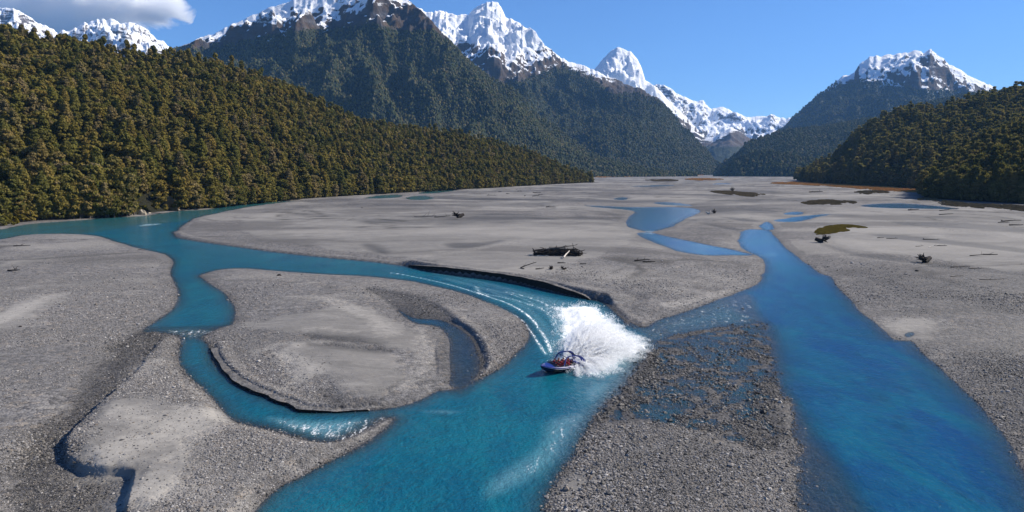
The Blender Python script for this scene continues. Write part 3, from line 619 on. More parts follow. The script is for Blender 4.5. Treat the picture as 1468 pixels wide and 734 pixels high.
def instancer(name, pts, rots, scl, variant, sources, label, cat='forest', extra=()):
    """a mass too many to count: one object, instances laid by geometry nodes"""
    me = bpy.data.meshes.new(name); me.vertices.add(len(pts)); me.vertices.foreach_set('co', np.asarray(pts, np.float32).ravel())
    o = bpy.data.objects.new(name, me); link(o)
    for nm, arr in (('yaw', rots), ('size', scl), ('kind_index', variant))+tuple(extra):
        a = me.attributes.new(nm, 'FLOAT', 'POINT'); a.data.foreach_set('value', np.asarray(arr, np.float32))
    if cat: tag(o, label, cat)
    o['kind'] = 'stuff'
    ng = bpy.data.node_groups.new(name, 'GeometryNodeTree')
    ng.interface.new_socket('Geometry', in_out='INPUT', socket_type='NodeSocketGeometry'); ng.interface.new_socket('Geometry', in_out='OUTPUT', socket_type='NodeSocketGeometry')
    gi = ng.nodes.new('NodeGroupInput'); go = ng.nodes.new('NodeGroupOutput'); J = ng.nodes.new('GeometryNodeJoinGeometry'); L = ng.links
    def A(nm):
        n = ng.nodes.new('GeometryNodeInputNamedAttribute'); n.data_type = 'FLOAT'; n.inputs[0].default_value = nm; return n.outputs[0]
    for i, s in enumerate(sources):
        oi = ng.nodes.new('GeometryNodeObjectInfo'); oi.inputs['Object'].default_value = s; oi.inputs['As Instance'].default_value = False; oi.transform_space = 'ORIGINAL'
        ip = ng.nodes.new('GeometryNodeInstanceOnPoints'); cmp_ = ng.nodes.new('FunctionNodeCompare'); cmp_.data_type = 'FLOAT'; cmp_.operation = 'EQUAL'
        L.new(A('kind_index'), cmp_.inputs[0]); cmp_.inputs[1].default_value = i; cmp_.inputs['Epsilon'].default_value = .1
        cx = ng.nodes.new('ShaderNodeCombineXYZ'); L.new(A('yaw'), cx.inputs[2])
        L.new(gi.outputs[0], ip.inputs['Points']); L.new(cmp_.outputs[0], ip.inputs['Selection']); L.new(oi.outputs['Geometry'], ip.inputs['Instance'])
        L.new(cx.outputs[0], ip.inputs['Rotation']); L.new(A('size'), ip.inputs['Scale']); L.new(ip.outputs[0], J.inputs[0])
    L.new(J.outputs[0], go.inputs[0])
    md = o.modifiers.new('scatter', 'NODES'); md.node_group = ng
    return o

def sample_sheet(ms, spacing, cond=None, seed=0, tmax=1.0):
    """random points on the front slope, evenly spread by area"""
    rg = np.random.default_rng(seed); V = ms['V'][ms['n']:]; 
    A = V[:-1, :-1]; B = V[:-1, 1:]; C = V[1:, :-1]; D = V[1:, 1:]
    area = np.linalg.norm(np.cross((B-A), (C-A))[..., :], axis=-1)
    hor = np.abs((B-A)[..., 0]*(C-A)[..., 1]-(B-A)[..., 1]*(C-A)[..., 0]); area = .5*area+.5*hor
    S = ms['S'][ms['n']:][:-1, :-1]; Bb = ms['B'][ms['n']:][:-1, :-1]
    ok = (A[..., 2] > -.5)
    if cond is not None: ok &= cond(A, S, Bb)
    area = np.where(ok, area, 0)
    k = int(area.sum()/spacing**2)
    cdf = np.cumsum(area.ravel()); j = np.searchsorted(cdf, (np.arange(k)+rg.random(k))/k*cdf[-1]); j = np.minimum(j, area.size-1)
    i0, i1 = np.unravel_index(j, area.shape); a = rg.random(k)[:, None]; b = rg.random(k)[:, None]
    return (A[i0, i1]*(1-a)+B[i0, i1]*a)*(1-b)+(C[i0, i1]*(1-a)+D[i0, i1]*a)*b

def tree_thing(p, kind, crown, yaw, s, label, group):
    t = empty('beech_tree', p, yaw); t.scale = (s, s, s*(.9+.25*random.random()))
    tag(t, label, 'tree', group)
    c = bpy.data.objects.new('crown', crown.data); link(c, t); k = bpy.data.objects.new('trunk', TR[kind].data); link(k, t)
    return t

def forest(ms, name, crowns_near, crowns_far, spacing, label, individuals, place, seed, near_lim=900, big=1.0):
    P = sample_sheet(ms, spacing, None, seed)
    rg = np.random.default_rng(seed+100)
    # a denser front row along the foot
    V = ms['V'][-3]; sel = V[:, 1] < 1900; F = V[sel]
    if len(F):
        fr = F[rg.integers(0, len(F), int(len(F)*2.2))]+rg.normal(size=(int(len(F)*2.2), 3))*np.array([2.5, 2.5, 0]); fr[:, 2] = .8; P = np.concatenate([P, fr])
    oc = ground(243, 302); P = P[(np.abs(P[:, 0]-oc[0]) > 10) | (P[:, 1]-oc[1] > 8) | (P[:, 1] < oc[1]-60)]
    d = np.hypot(P[:, 0], P[:, 1]); pu, pv = project(P+np.array([0, 0, 12]))
    inf = (pu > -10) & (pu < 1478) & (pv > -10) & (pv < 740)
    order = np.argsort(np.where(inf, d, 1e9)); P = P[order]; d = d[order]; pu = pu[order]; pv = pv[order]; inf = inf[order]
    kinds = rg.integers(0, 6, len(P)); yaw = rg.random(len(P))*6.28; sc = (.5+.75*rg.random(len(P))**1.3)*big
    n = individuals
    for i in range(n):
        k = int(kinds[i]); place(P[i], k, float(yaw[i]), float(sc[i]), pu[i], pv[i], d[i])
    rest = np.arange(n, len(P))
    near = rest[d[rest] < near_lim]; far = rest[d[rest] >= near_lim]
    if len(near): instancer(name, P[near], yaw[near], sc[near], kinds[near], crowns_near, label+', nearer part')
    if len(far): instancer(name, P[far], yaw[far], sc[far], kinds[far] % 4, crowns_far, label+', farther part')
    return len(P)

MARKS = [(0, 55, 'behind pale beach strip, left end'), (55, 110, 'behind pale beach strip, right end'), (110, 175, 'behind yellow shrubs, left bank'),
         (175, 225, 'just left of ochre outcrop'), (225, 285, 'beside ochre outcrop'), (285, 345, 'where river arm narrows'),
         (345, 430, 'at river arm upstream end'), (430, 700, 'on far left bank'), (-999, 0, 'at left photo edge')]
cnt = {}
def place_left(p, k, yaw, s, u, v, d):
    mk = next((m for a, b, m in MARKS if a <= u < b), MARKS[-1][2])
    tier = 'in front row' if p[2] < 7 else ('in second rows' if p[2] < 22 else 'up on slope')
    sz = 'large' if s > .95 else ('small' if s < .70 else 'mid-sized')
    lab = f'{sz} {KINDS[k][0]} beech {tier} {mk}'
    o = tree_thing(p, k, CR[k], yaw, s, lab, 'trees of the left bank forest'); cnt.setdefault(lab, []).append(o)
def place_right(p, k, yaw, s, u, v, d):
    tier = 'bottom row' if p[2] < 8 else ('above bottom row' if p[2] < 30 else 'high up')
    where = 'left point' if u < 1370 else ('middle' if u < 1420 else 'right photo edge')
    sz = 'large' if s > .95 else ('small' if s < .70 else 'mid-sized')
    lab = f'{sz} {KINDS[k][0]} olive tree, {tier}, near right hill, {where}'
    o = tree_thing(p, k, CRR[k], yaw, s, lab, 'trees of the near right hill'); cnt.setdefault(lab, []).append(o)
n1 = forest(left_hill, 'left_forest', CR, CRM, 6.0, 'dense olive and dark green beech forest covering the left hill', 215, place_left, 1, 900, .92)
n2 = forest(near_right, 'near_right_forest', CRR, CRMR, 8.2, 'dark olive forest covering the near right hill', 85, place_right, 2, 1100)
ORD = ['leftmost', 'second from left', 'third from left', 'fourth from left', 'fifth from left', 'sixth from left', 'seventh from left', 'eighth from left', 'ninth from left', 'tenth from left', 'eleventh from left', 'twelfth from left']
def rank_labels(groups):
    for lab, os_ in groups.items():
        if len(os_) > 1:
            os_.sort(key=lambda o: o.location.x/o.location.y)
            for i, o in enumerate(os_): o['label'] = lab+', '+(ORD[i] if i < 12 else 'farther right')
rank_labels(cnt)
n3 = forest(right_hill, 'right_hill_forest', CRMR, CRMR, 12.0, 'brownish olive forest covering the right hill behind the near one', 0, None, 3, 10, 1.35)
def far_forest(ms, name, spacing, label, seed, scale=1.0):
    P = sample_sheet(ms, spacing, lambda A, S, B: (B < .62+.25*fbm(A[..., 0]/160, A[..., 1]/160, .1, 4)), seed)
    pu, pv = project(P); P = P[(pu > -40) & (pu < 1500)]
    rg = np.random.default_rng(seed); n = len(P)
    instancer(name, P-np.array([0, 0, 2.0]), rg.random(n)*6.28, (.55+.75*rg.random(n))*scale, rg.integers(0, 3, n), CRF, label); return n
n4 = far_forest(big_left, 'mountain_forest', 12.5, 'dark blue-green forest clothing the flank of the left mountain', 4, .85)
n5 = far_forest(middle, 'mountain_forest', 16, 'dark forest clothing the flank below the snowy middle mountain', 5, 1.0)
n6 = far_forest(right_ridge, 'ridge_forest', 14, 'dark forest clothing the long ridge at the right of the valley head', 6, 1.0)
n7 = far_forest(right_apron, 'apron_forest', 12, 'olive green forest on the low apron hill at the valley head', 7, 1.0)
n8 = far_forest(right_snow, 'mountain_forest', 24, 'dark blue forest below the snow of the right mountain', 8, 1.3)
print('TREES', n1, n2, n3, n4, n5, n6, n7, n8)

# ------------------------------------------------------------------ loose stones on the near bars
def stone_mesh(seed, flat=.6):
    bm = bmesh.new(); bmesh.ops.create_icosphere(bm, subdivisions=1, radius=.5); rg = random.Random(seed)
    for v in bm.verts: v.co *= rg.uniform(.72, 1.15); v.co.z *= flat
    me = bpy.data.meshes.new('stone'); bm.to_mesh(me); bm.free(); return bpy.data.objects.new('stone', me)
sm_ = M('river_stone'); oi = sm_.N('ShaderNodeObjectInfo'); cr = sm_.N('ShaderNodeValToRGB'); els = cr.color_ramp.elements
for k_, c_ in enumerate([(.045, .045, .048), (.115, .111, .112), (.18, .174, .172), (.25, .24, .232), (.15, .125, .10), (.40, .38, .36)]):
    e = els[k_] if k_ < 2 else els.new(.5); e.color = (*c_, 1)
for k_, q_ in enumerate((0, .25, .5, .78, .88, 1)): els[k_].position = q_
sm_.put(cr.inputs[0], oi.outputs['Random']); STONE = sm_.done(sm_.bsdf(cr.outputs[0], .85, None, .25))
wet_ = M('wet_river_stone'); oi = wet_.N('ShaderNodeObjectInfo'); cw = wet_.N('ShaderNodeValToRGB'); els = cw.color_ramp.elements
for k_, c_ in enumerate([(.014, .014, .015), (.035, .034, .033), (.06, .057, .053), (.10, .094, .085), (.20, .185, .17)]):
    e = els[k_] if k_ < 2 else els.new(.5); e.color = (*c_, 1)
for k_, q_ in enumerate((0, .3, .6, .86, 1)): els[k_].position = q_
wet_.put(cw.inputs[0], oi.outputs['Random']); WETSTONE = wet_.done(wet_.bsdf(cw.outputs[0], .65, None, .25))
SS = [stone_mesh(i, .45+.12*i) for i in range(4)]
for o_ in SS: o_.data.materials.append(STONE)
SSW = [stone_mesh(i+9, .45+.12*i) for i in range(4)]
for o_ in SSW: o_.data.materials.append(WETSTONE)
rg = np.random.default_rng(5)
n = 1300000
vv = 735-np.abs(rg.random(n))**1.0*0; uy = rg.random(n)
Ys = 48*(230/48.)**uy; Xs = (rg.random(n)*1.72-.86)*Ys
keep = rg.random(n) < np.clip((62/Ys)**.25, 0, 1); Xs = Xs[keep]; Ys = Ys[keep]
# masks read off the ground grid
def grid_at(X, Y, A):
    r = np.interp(-Y, -Yr, np.arange(nr)); c = np.interp(X/Y, tc, np.arange(nc))
    i = np.clip(r.astype(int), 0, nr-2); j = np.clip(c.astype(int), 0, nc-2); a = r-i; b = c-j
    return (A[i, j]*(1-b)+A[i, j+1]*b)*(1-a)+(A[i+1, j]*(1-b)+A[i+1, j+1]*b)*a
zs = grid_at(Xs, Ys, Zg); sa = grid_at(Xs, Ys, SND); fl = grid_at(Xs, Ys, FLT); sh_ = grid_at(Xs, Ys, SHL); sds = grid_at(Xs, Ys, SD); dr_ = grid_at(Xs, Ys, DRY)
coarse = np.clip(.5+1.3*fbm(Xs/16, Ys/24, 3.9, 4), .06, 1); coarse = np.where((Xs/Ys > .03) & (Xs/Ys < .49) & (Ys < 110), np.clip(coarse+.35, .6, 1), coarse)
size = (.070+.0006*Ys)*np.exp(rg.normal(size=len(Xs))*.42)
pr = np.where(sds > 0, coarse*(1-.93*np.clip(sa*1.3+grid_at(Xs, Ys, PAL)*.9, 0, 1)), np.clip(sh_*.42-.02, 0, 1)*(zs > -.16)*np.clip(.2+1.6*fbm(Xs/3, Ys/4, 8.1, 3), 0, 1))
pr = np.where((sds < 0) & (sds > -1.6) & (zs > -.22), .42*np.exp(sds/.8), pr)
pr = np.where(fl > .3, np.clip(.30+.9*fbm(Xs/2.5, Ys/3, 2.2, 3)+.25*sstep(0, .08, zs), .05, .9), pr)
size = size*(.62+.6*coarse)*np.where((Xs/Ys > .04) & (Xs/Ys < .49) & (Ys < 130), 1.38, 1.0)
k = (rg.random(len(Xs)) < pr*.62*sstep(240, 110, Ys)) & (zs > -.2)
size = np.where(fl > .5, size*1.25, size)
inst_p = np.stack([Xs, Ys, zs+size*.06], -1)[k]; size = size[k]
instancer('gravel', inst_p, rg.random(len(inst_p))*6.28, size, rg.integers(0, 4, len(inst_p))+4*(rg.random(len(inst_p)) < grid_at(Xs, Ys, WET_SHADE)[k]*1.05), SS+SSW, 'loose grey river stones strewn over the near gravel bars', 'gravel')
print('STONES', len(inst_p))

# ------------------------------------------------------------------ jet boat
BLUE = simple('boat_blue_paint', (.005, .020, .16), .35, .1, 2, .4)
NAVY = simple('boat_navy_hull', (.008, .012, .045), .25, .1, 2, .6)
WHITE = simple('boat_white_trim', (.75, .75, .75), .35, .04, 3, .5)
BLACK = simple('boat_black_rubber', (.012, .012, .014), .5, .2, 5, .4)
STEEL = simple('boat_steel', (.5, .5, .52), .25, .05, 5, .5, 1.0)
RED = simple('red_life_jacket', (.50, .012, .022), .75, .15, 9)
NAVYC = simple('dark_splash_coat', (.02, .022, .035), .8, .2, 8)
SKIN = simple('skin', (.50, .30, .22), .6, .08, 20)
bg_ = ground(805, 531); HEAD = math.atan2(-4.9, -6.0)
boat = empty('jet_boat', (float(bg_[0]), float(bg_[1]), .18), 0)
boat.rotation_euler = Euler((R(-9), R(-4.5), HEAD), 'XYZ')
tag(boat, 'blue jet boat with roll frame, full of passengers, turning in spray', 'boat')
ST = [(-3.7, 1.22, .92, 1.06, .16, -.24), (-2.6, 1.28, .90, 1.10, .14, -.27), (-1.2, 1.32, .88, 1.12, .13, -.30), (.2, 1.32, .88, 1.08, .15, -.30), (1.4, 1.26, .91, .98, .20, -.27),
      (2.4, 1.10, .96, .78, .30, -.14), (3.2, .84, 1.01, .52, .43, .08), (3.85, .50, 1.05, .27, .62, .36), (4.25, .22, 1.07, .10, .80, .62), (4.45, .04, 1.08, .02, .95, .88)]
def loft(rings, close=False):
    V = [p for r in rings for p in r]; n = len(rings[0]); F = []
    for i in range(len(rings)-1):
        for j in range(n if close else n-1):
            a = i*n+j; b = i*n+(j+1) % n; F.append((a, b, b+n, a+n))
    return V, F
def part(name, VF, mat, parent, smooth_=False):
    o = mesh_obj(name, VF[0], VF[1], mat, parent, smooth_); bm = bmesh.new(); bm.from_mesh(o.data); bmesh.ops.recalc_face_normals(bm, faces=bm.faces); bm.to_mesh(o.data); bm.free(); return o
def boxvf(x0, x1, y0, y1, z0, z1):
    V = [(x, y, z) for x in (x0, x1) for y in (y0, y1) for z in (z0, z1)]
    return V, [(0, 1, 3, 2), (4, 6, 7, 5), (0, 4, 5, 1), (2, 3, 7, 6), (0, 2, 6, 4), (1, 5, 7, 3)]
def mid(a, b, t): return a+(b-a)*t
hull = [[(x, b, g*.62+cz*.38), (x, c*1.02, cz+.10), (x, c, cz), (x, c*.55, mid(k, cz, .5)-.02), (x, 0, k), (x, -c*.55, mid(k, cz, .5)-.02), (x, -c, cz), (x, -c*1.02, cz+.10), (x, -b, g*.62+cz*.38)] for x, b, g, c, cz, k in ST]
hv, hf = loft(hull); hf.append(tuple(range(9))); part('hull', (hv, hf), NAVY, boat)
for sgn in (1, -1):
    sd_ = [[(x, sgn*b, g*.62+cz*.38), (x, sgn*(b+.03), g*.80+cz*.2), (x, sgn*b*.99, g), (x, sgn*max(b-.16, .02), g+.03)] for x, b, g, c, cz, k in ST]
    part('topside', loft(sd_), BLUE, boat, True)
    st_ = [[(x, sgn*(b+.015), g*.63+cz*.37), (x, sgn*(b+.035), g*.66+cz*.34), (x, sgn*(b+.02), g*.69+cz*.31)] for x, b, g, c, cz, k in ST]
    part('rub_strip', loft(st_), WHITE, boat)
    V, F = [], []
    for i in range(1, 5): tube(V, F, (ST[i][0], sgn*(ST[i][1]-.12), ST[i][2]+.16), (ST[i+1][0], sgn*(ST[i+1][1]-.12), ST[i+1][2]+.16), .02, .02, 6); tube(V, F, (ST[i][0], sgn*(ST[i][1]-.12), ST[i][2]), (ST[i][0], sgn*(ST[i][1]-.12), ST[i][2]+.16), .016, .016, 5)
    part('hand_rail', (V, F), STEEL, boat)
# fore deck with a pale emblem patch
dk = [[(x, b-.15 if b > .2 else b*.3, g+.03), (x, (b-.15)*.5 if b > .2 else .01, g+.09), (x, 0, g+.11), (x, -(b-.15)*.5 if b > .2 else -.01, g+.09), (x, -(b-.15) if b > .2 else -b*.3, g+.03)] for x, b, g, c, cz, k in ST[5:]]
fd = part('fore_deck', loft(dk), BLUE, boat, True)
em = [[(x, y1, z+.012), (x, y0, z+.035)] for x, y0, y1, z in ((3.0, .12, .52, 1.05), (3.3, .10, .46, 1.07), (3.6, .08, .34, 1.095), (3.9, .06, .22, 1.115))]
part('deck_emblem', loft(em), WHITE, fd)
em = [[(x, -y1, z+.012), (x, -y0, z+.035)] for x, y0, y1, z in ((3.0, .12, .52, 1.05), (3.3, .10, .46, 1.07), (3.6, .08, .34, 1.095), (3.9, .06, .22, 1.115))]
part('deck_emblem', loft(em), WHITE, fd)
part('cockpit_floor', boxvf(-2.4, 2.4, -.95, .95, .16, .22), BLACK, boat)
for sgn in (1, -1):
    wl_ = [[(x, sgn*(b-.16), g+.028), (x, sgn*min(b-.2, 1.02), .2)] for x, b, g, c, cz, k in ST[1:6]]
    part('cockpit_side', loft(wl_), BLACK, boat)
ec = [[(x, -w_, .5), (x, -w_, h_), (x, -w_*.8, h_+.08), (x, w_*.8, h_+.08), (x, w_, h_), (x, w_, .5)] for x, w_, h_ in ((-3.68, 1.08, .84), (-3.0, 1.1, .92), (-2.3, 1.08, .96))]
v_, f_ = loft(ec); f_ += [tuple(range(6)), tuple(range(12, 18))]; part('engine_cover', (v_, f_), BLUE, boat)
# windscreen and dash
ws = [[(2.35, y, .98), (2.05, y*.96, 1.38)] for y in (-.95, -.6, -.2, .2, .6, .95)]
GLS = M('tinted_glass'); gb = GLS.bsdf((.02, .03, .05), .08, None, .6); GLSM = GLS.done(gb); gb.inputs['Alpha'].default_value = .72
part('windscreen', loft(ws), GLSM, boat); part('dashboard', boxvf(1.95, 2.3, -.95, .95, .75, 1.0), BLACK, boat)
V, F = [], []
cx, cy, cz_ = 1.82, -.55, 1.02
for i in range(12):
    a0 = i/12*6.283; a1 = (i+1)/12*6.283; tube(V, F, (cx-.07*math.sin(a0), cy+.17*math.cos(a0), cz_+.16*math.sin(a0)), (cx-.07*math.sin(a1), cy+.17*math.cos(a1), cz_+.16*math.sin(a1)), .016, .016, 5)
tube(V, F, (cx, cy, cz_), (2.0, cy, .9), .02, .02, 5); part('steering_wheel', (V, F), BLACK, boat)
ROWS = [1.25, .35, -.55, -1.45]
for rx in ROWS:
    st = part('bench_seat', boxvf(rx-.22, rx+.24, -.92, .92, .24, .52), BLUE, boat)
    bk = [[(rx-.20, y, .52), (rx-.34, y, 1.02), (rx-.42, y, 1.02), (rx-.30, y, .50)] for y in (-.92, .92)]
    v_, f_ = loft(bk, True); f_ += [(0, 1, 2, 3), (4, 5, 6, 7)]; part('seat_back', (v_, f_), BLACK, st)
    V, F = [], []; tube(V, F, (rx-.42, -.85, 1.12), (rx-.42, .85, 1.12), .025, .025, 6)
    for y in (-.8, 0, .8): tube(V, F, (rx-.42, y, 1.0), (rx-.42, y, 1.12), .018, .018, 5)
    part('grab_rail', (V, F), STEEL, st)
# roll frame: hoop over the rear seats sweeping down to the stern as wide blades
for sgn in (1, -1):
    prof = [(.72, 1.10, .90, .17), (.62, 1.06, 1.4, .17), (.50, 1.0, 1.92, .17), (.30, .96, 2.22, .15), (-.1, .94, 2.36, .12), (-.8, .94, 2.42, .11), (-1.5, .95, 2.40, .12), (-2.1, .98, 2.28, .17), (-2.6, 1.02, 2.02, .25), (-3.0, 1.08, 1.66, .33), (-3.35, 1.13, 1.25, .40), (-3.66, 1.17, .90, .44)]
    rings = []
    for i, (x, y, z, wd) in enumerate(prof):
        a = prof[max(i-1, 0)]; b = prof[min(i+1, len(prof)-1)]; d = Vector((b[0]-a[0], 0, b[2]-a[2])).normalized(); nn = Vector((-d.z, 0, d.x))
        rings.append([(x+nn.x*q*wd/2, sgn*(y+s_*.03), z+nn.z*q*wd/2) for q, s_ in ((-1.7, -1), (-1.7, 1), (1.3, 1), (1.3, -1))])
    v_, f_ = loft(rings, True); f_ += [(0, 1, 2, 3), tuple(range(len(v_)-4, len(v_)))]
    part('roll_frame', (v_, f_), BLUE, boat)
for x, y, z in ((.30, .96, 2.22), (-1.5, .95, 2.40), (-2.6, 1.0, 2.02)):
    V, F = [], []; tube(V, F, (x, -y, z), (x, y, z), .05, .05, 8); part('cross_bar', (V, F), NAVY, boat)
part('dash_pillar', boxvf(.62, .74, -.9, -.75, .5, 1.3), NAVY, boat)
V, F = [], []; tube(V, F, (-3.7, 0, .12), (-4.05, 0, .08), .18, .13, 12); tube(V, F, (-3.7, .45, .12), (-3.95, .45, .08), .13, .10, 10); part('jet_nozzle', (V, F), STEEL, boat)

# ------------------------------------------------------------------ passengers
def skin_mesh(name, pts, edges, rad, sub=1):
    me = bpy.data.meshes.new(name); me.from_pydata(pts, edges, []); o = bpy.data.objects.new(name, me); link(o)
    md = o.modifiers.new('s', 'SKIN'); sv = me.skin_vertices[0].data if me.skin_vertices else None
    if sv is None:
        bm = bmesh.new(); bm.from_mesh(me); bm.verts.layers.skin.verify(); bm.to_mesh(me); bm.free(); sv = me.skin_vertices[0].data
    for i, r in enumerate(rad): sv[i].radius = (r, r) if not isinstance(r, tuple) else r; sv[i].use_root = (i == 0)
    sb = o.modifiers.new('b', 'SUBSURF'); sb.levels = sub; sb.render_levels = sub
    dg = bpy.context.evaluated_depsgraph_get(); res = bpy.data.meshes.new_from_object(o.evaluated_get(dg)); bpy.data.objects.remove(o); res.name = name
    res.polygons.foreach_set('use_smooth', np.ones(len(res.polygons), bool)); return res
def figure(variant):
    """seated figure facing +x, origin on the seat; arms forward to the grab rail"""
    up = .06*variant; P, E, Rr = [], [], []
    def add(p, r, par=None):
        P.append(p); Rr.append(r)
        if par is not None: E.append((par, len(P)-1))
        return len(P)-1
    pel = add((0, 0, .12), (.15, .13)); w_ = add((.0, 0, .30), (.13, .12), pel); ch = add((.03, 0, .48), (.16, .13), w_); nk = add((.05, 0, .62), .065, ch); hd0 = add((.07, 0, .70), .07, nk); hd = add((.08, 0, .79), (.095, .105), hd0); add((.08, 0, .88), (.075, .08), hd)
    nose = add((.185, 0, .77), .014, hd)
    for q in (1, -1):
        add((.07, q*.115, .78), .018, hd)
        sh = add((.04, q*.19, .56), .07, ch); el = add((.20+up, q*.24, .37), .052, sh); wr = add((.42, q*.20, .46+up), .032, el)
        pm = add((.49, q*.19, .48+up), (.040, .022), wr)
        for f, (dy, l) in enumerate(((-.032, .062), (-.011, .072), (.011, .068), (.032, .055))):
            f1 = add((.49+l*.7, q*.19+dy, .485+up), .009, pm); add((.49+l*.8, q*.19+dy, .455+up), .008, f1)
        add((.50, q*.19-q*.05, .455+up), .010, pm)
        hp = add((.06, q*.10, .10), .10, pel); kn = add((.46, q*.13, .15), .075, hp); an = add((.52, q*.13, -.22), .048, kn); add((.62, q*.13, -.27), .04, an)
    return skin_mesh('body', P, E, Rr)
FIG = [figure(0), figure(1)]
for f_ in FIG:
    f_.materials.append(NAVYC); f_.materials.append(SKIN)
    for p in f_.polygons:
        c = p.center
        if c.z > .645 or c.x > .40 and c.z > .35: p.material_index = 1
def ring_vf(rings): 
    v, f = loft(rings, True); n = len(rings[0]); f.append(tuple(range(n))); f.append(tuple(range(len(v)-n, len(v)))); return v, f
def ellipse(cx, rx, ry, z, n=14, y0=0): return [(cx+rx*math.cos(i/n*6.283), y0+ry*math.sin(i/n*6.283), z) for i in range(n)]
jk = mesh_obj('life_jacket', *ring_vf([ellipse(.0, .17, .19, .20), ellipse(.01, .185, .215, .30), ellipse(.03, .19, .225, .44), ellipse(.035, .175, .215, .54), ellipse(.045, .12, .14, .61), ellipse(.05, .08, .085, .645)]), RED, sm=True, linkit=False)
def hair_mesh(long_):
    rings = [ellipse(.055, .118, .125, .74 if not long_ else .64, 14), ellipse(.060, .128, .132, .80, 14), ellipse(.066, .120, .125, .87, 14), ellipse(.07, .085, .09, .925, 14), ellipse(.07, .03, .03, .95, 14)]
    v, f = ring_vf(rings); v = [(min(x, .13) if z < .84 else x, y, z) for x, y, z in v]; return v, f
HA = [mesh_obj('hair', *hair_mesh(q), simple('hair_%d' % i, c, .7, .2, 30), sm=True, linkit=False) for i, (q, c) in enumerate(((0, (.03, .02, .012)), (1, (.10, .055, .025)), (0, (.012, .01, .01)), (1, (.26, .17, .08))))]
hv_ = ring_vf([ellipse(.09, .135, .125, .83), ellipse(.075, .125, .125, .88), ellipse(.07, .09, .09, .935), ellipse(.07, .03, .03, .955)])
CAP = mesh_obj('cap', *hv_, BLACK, sm=True, linkit=False)
boat.matrix_basis  # placed by its own matrix
bpy.context.view_layer.update(); BM_ = boat.matrix_world.copy()
SEATS = [(1.25, -.55, 0, 'driver', 'person in dark cap and red life jacket, steering at the front'),
         (1.25, 0, 1, 'h', 'dark-haired person in red life jacket, front row middle seat'),
         (1.25, .55, 0, 'h', 'long-haired person in red life jacket, front row, nearest the bow rail'),
         (.35, -.55, 1, 'h', 'person in red life jacket, second row, far side of the boat'),
         (.35, .05, 0, 'h', 'fair-haired person in red life jacket, second row middle seat'),
         (.35, .58, 1, 'h', 'person in red life jacket beside the front post of the roll frame'),
         (-.55, -.5, 0, 'h', 'long-haired person in red life jacket, third row, far side'),
         (-.55, .1, 1, 'h', 'black-haired person in red life jacket, third row middle seat'),
         (-.55, .6, 0, 'h', 'person in red life jacket, third row, near side under the roll frame'),
         (-1.45, -.35, 1, 'h', 'person in red life jacket, back row, far seat'),
         (-1.45, .45, 0, 'dark', 'person in dark coat without a red jacket, back row near the stern')]
for i, (sx_, sy_, fv, kind, lab) in enumerate(SEATS):
    t = bpy.data.objects.new('person', None); link(t); tag(t, lab, 'person', 'people riding in the jet boat')
    t.matrix_world = BM_ @ Matrix.Translation((sx_, sy_, .62)) @ Matrix.Rotation(random.uniform(-.3, .3), 4, 'Z') @ Matrix.Diagonal((1.12, 1.12, 1.12, 1))
    link(bpy.data.objects.new('body', FIG[fv]), t)
    if kind != 'dark': link(bpy.data.objects.new('life_jacket', jk.data), t)
    link(bpy.data.objects.new('cap', CAP.data) if kind == 'driver' else bpy.data.objects.new('hair', HA[i % 4].data), t)

# ------------------------------------------------------------------ the spray thrown by the jet and the hull
rg = np.random.default_rng(21)
land = ground(*np.array([(812,541),(850,543),(885,541),(915,522),(940,503),(936,488),(905,474),(880,458),(845,462),(822,480),(812,505)], float).T)
def in_poly(X, Y, poly): return seg_dist(X, Y, poly, True)[1]
NS = 300
cx_ = rg.uniform(land[:, 0].min(), land[:, 0].max(), 9000); cy_ = rg.uniform(land[:, 1].min(), land[:, 1].max(), 9000)
ok = in_poly(cx_, cy_, land); cx_ = cx_[ok][:NS]; cy_ = cy_[ok][:NS]; NS = len(cx_)
St = np.array(BM_ @ Vector((-5.0, -.2, .1))); Md = np.array(BM_ @ Vector((.8, 1.1, .1))); Mf = np.array(BM_ @ Vector((-2.0, -2.0, .1)))
per = 560; sid = np.repeat(np.arange(NS), per); n = len(sid)
a = rg.random(NS)**2.2
S0 = St[None]*(1-a[:, None])+Mf[None]*a[:, None]; S0 = S0+rg.normal(size=(NS, 3))*np.array([.5, .5, .05])
Ed = np.stack([cx_, cy_, 0*cx_], -1); dist = np.linalg.norm((Ed-S0)[:, :2], axis=1)
H = np.clip(dist*.18, .4, 2.6)*(.45+.75*rg.random(NS))
s_ = rg.random(n)**.85; sp = (.07+.36*s_)[:, None]
Pp = S0[sid]*(1-s_[:, None])+Ed[sid]*s_[:, None]+rg.normal(size=(n, 3))*sp*np.array([.55, .55, .42])
Pp[:, 2] = np.abs(Pp[:, 2]+4*H[sid]*s_*(1-s_)*.9)
szz = (.045+.12*rg.random(n)**2)*(1.1-.35*s_)
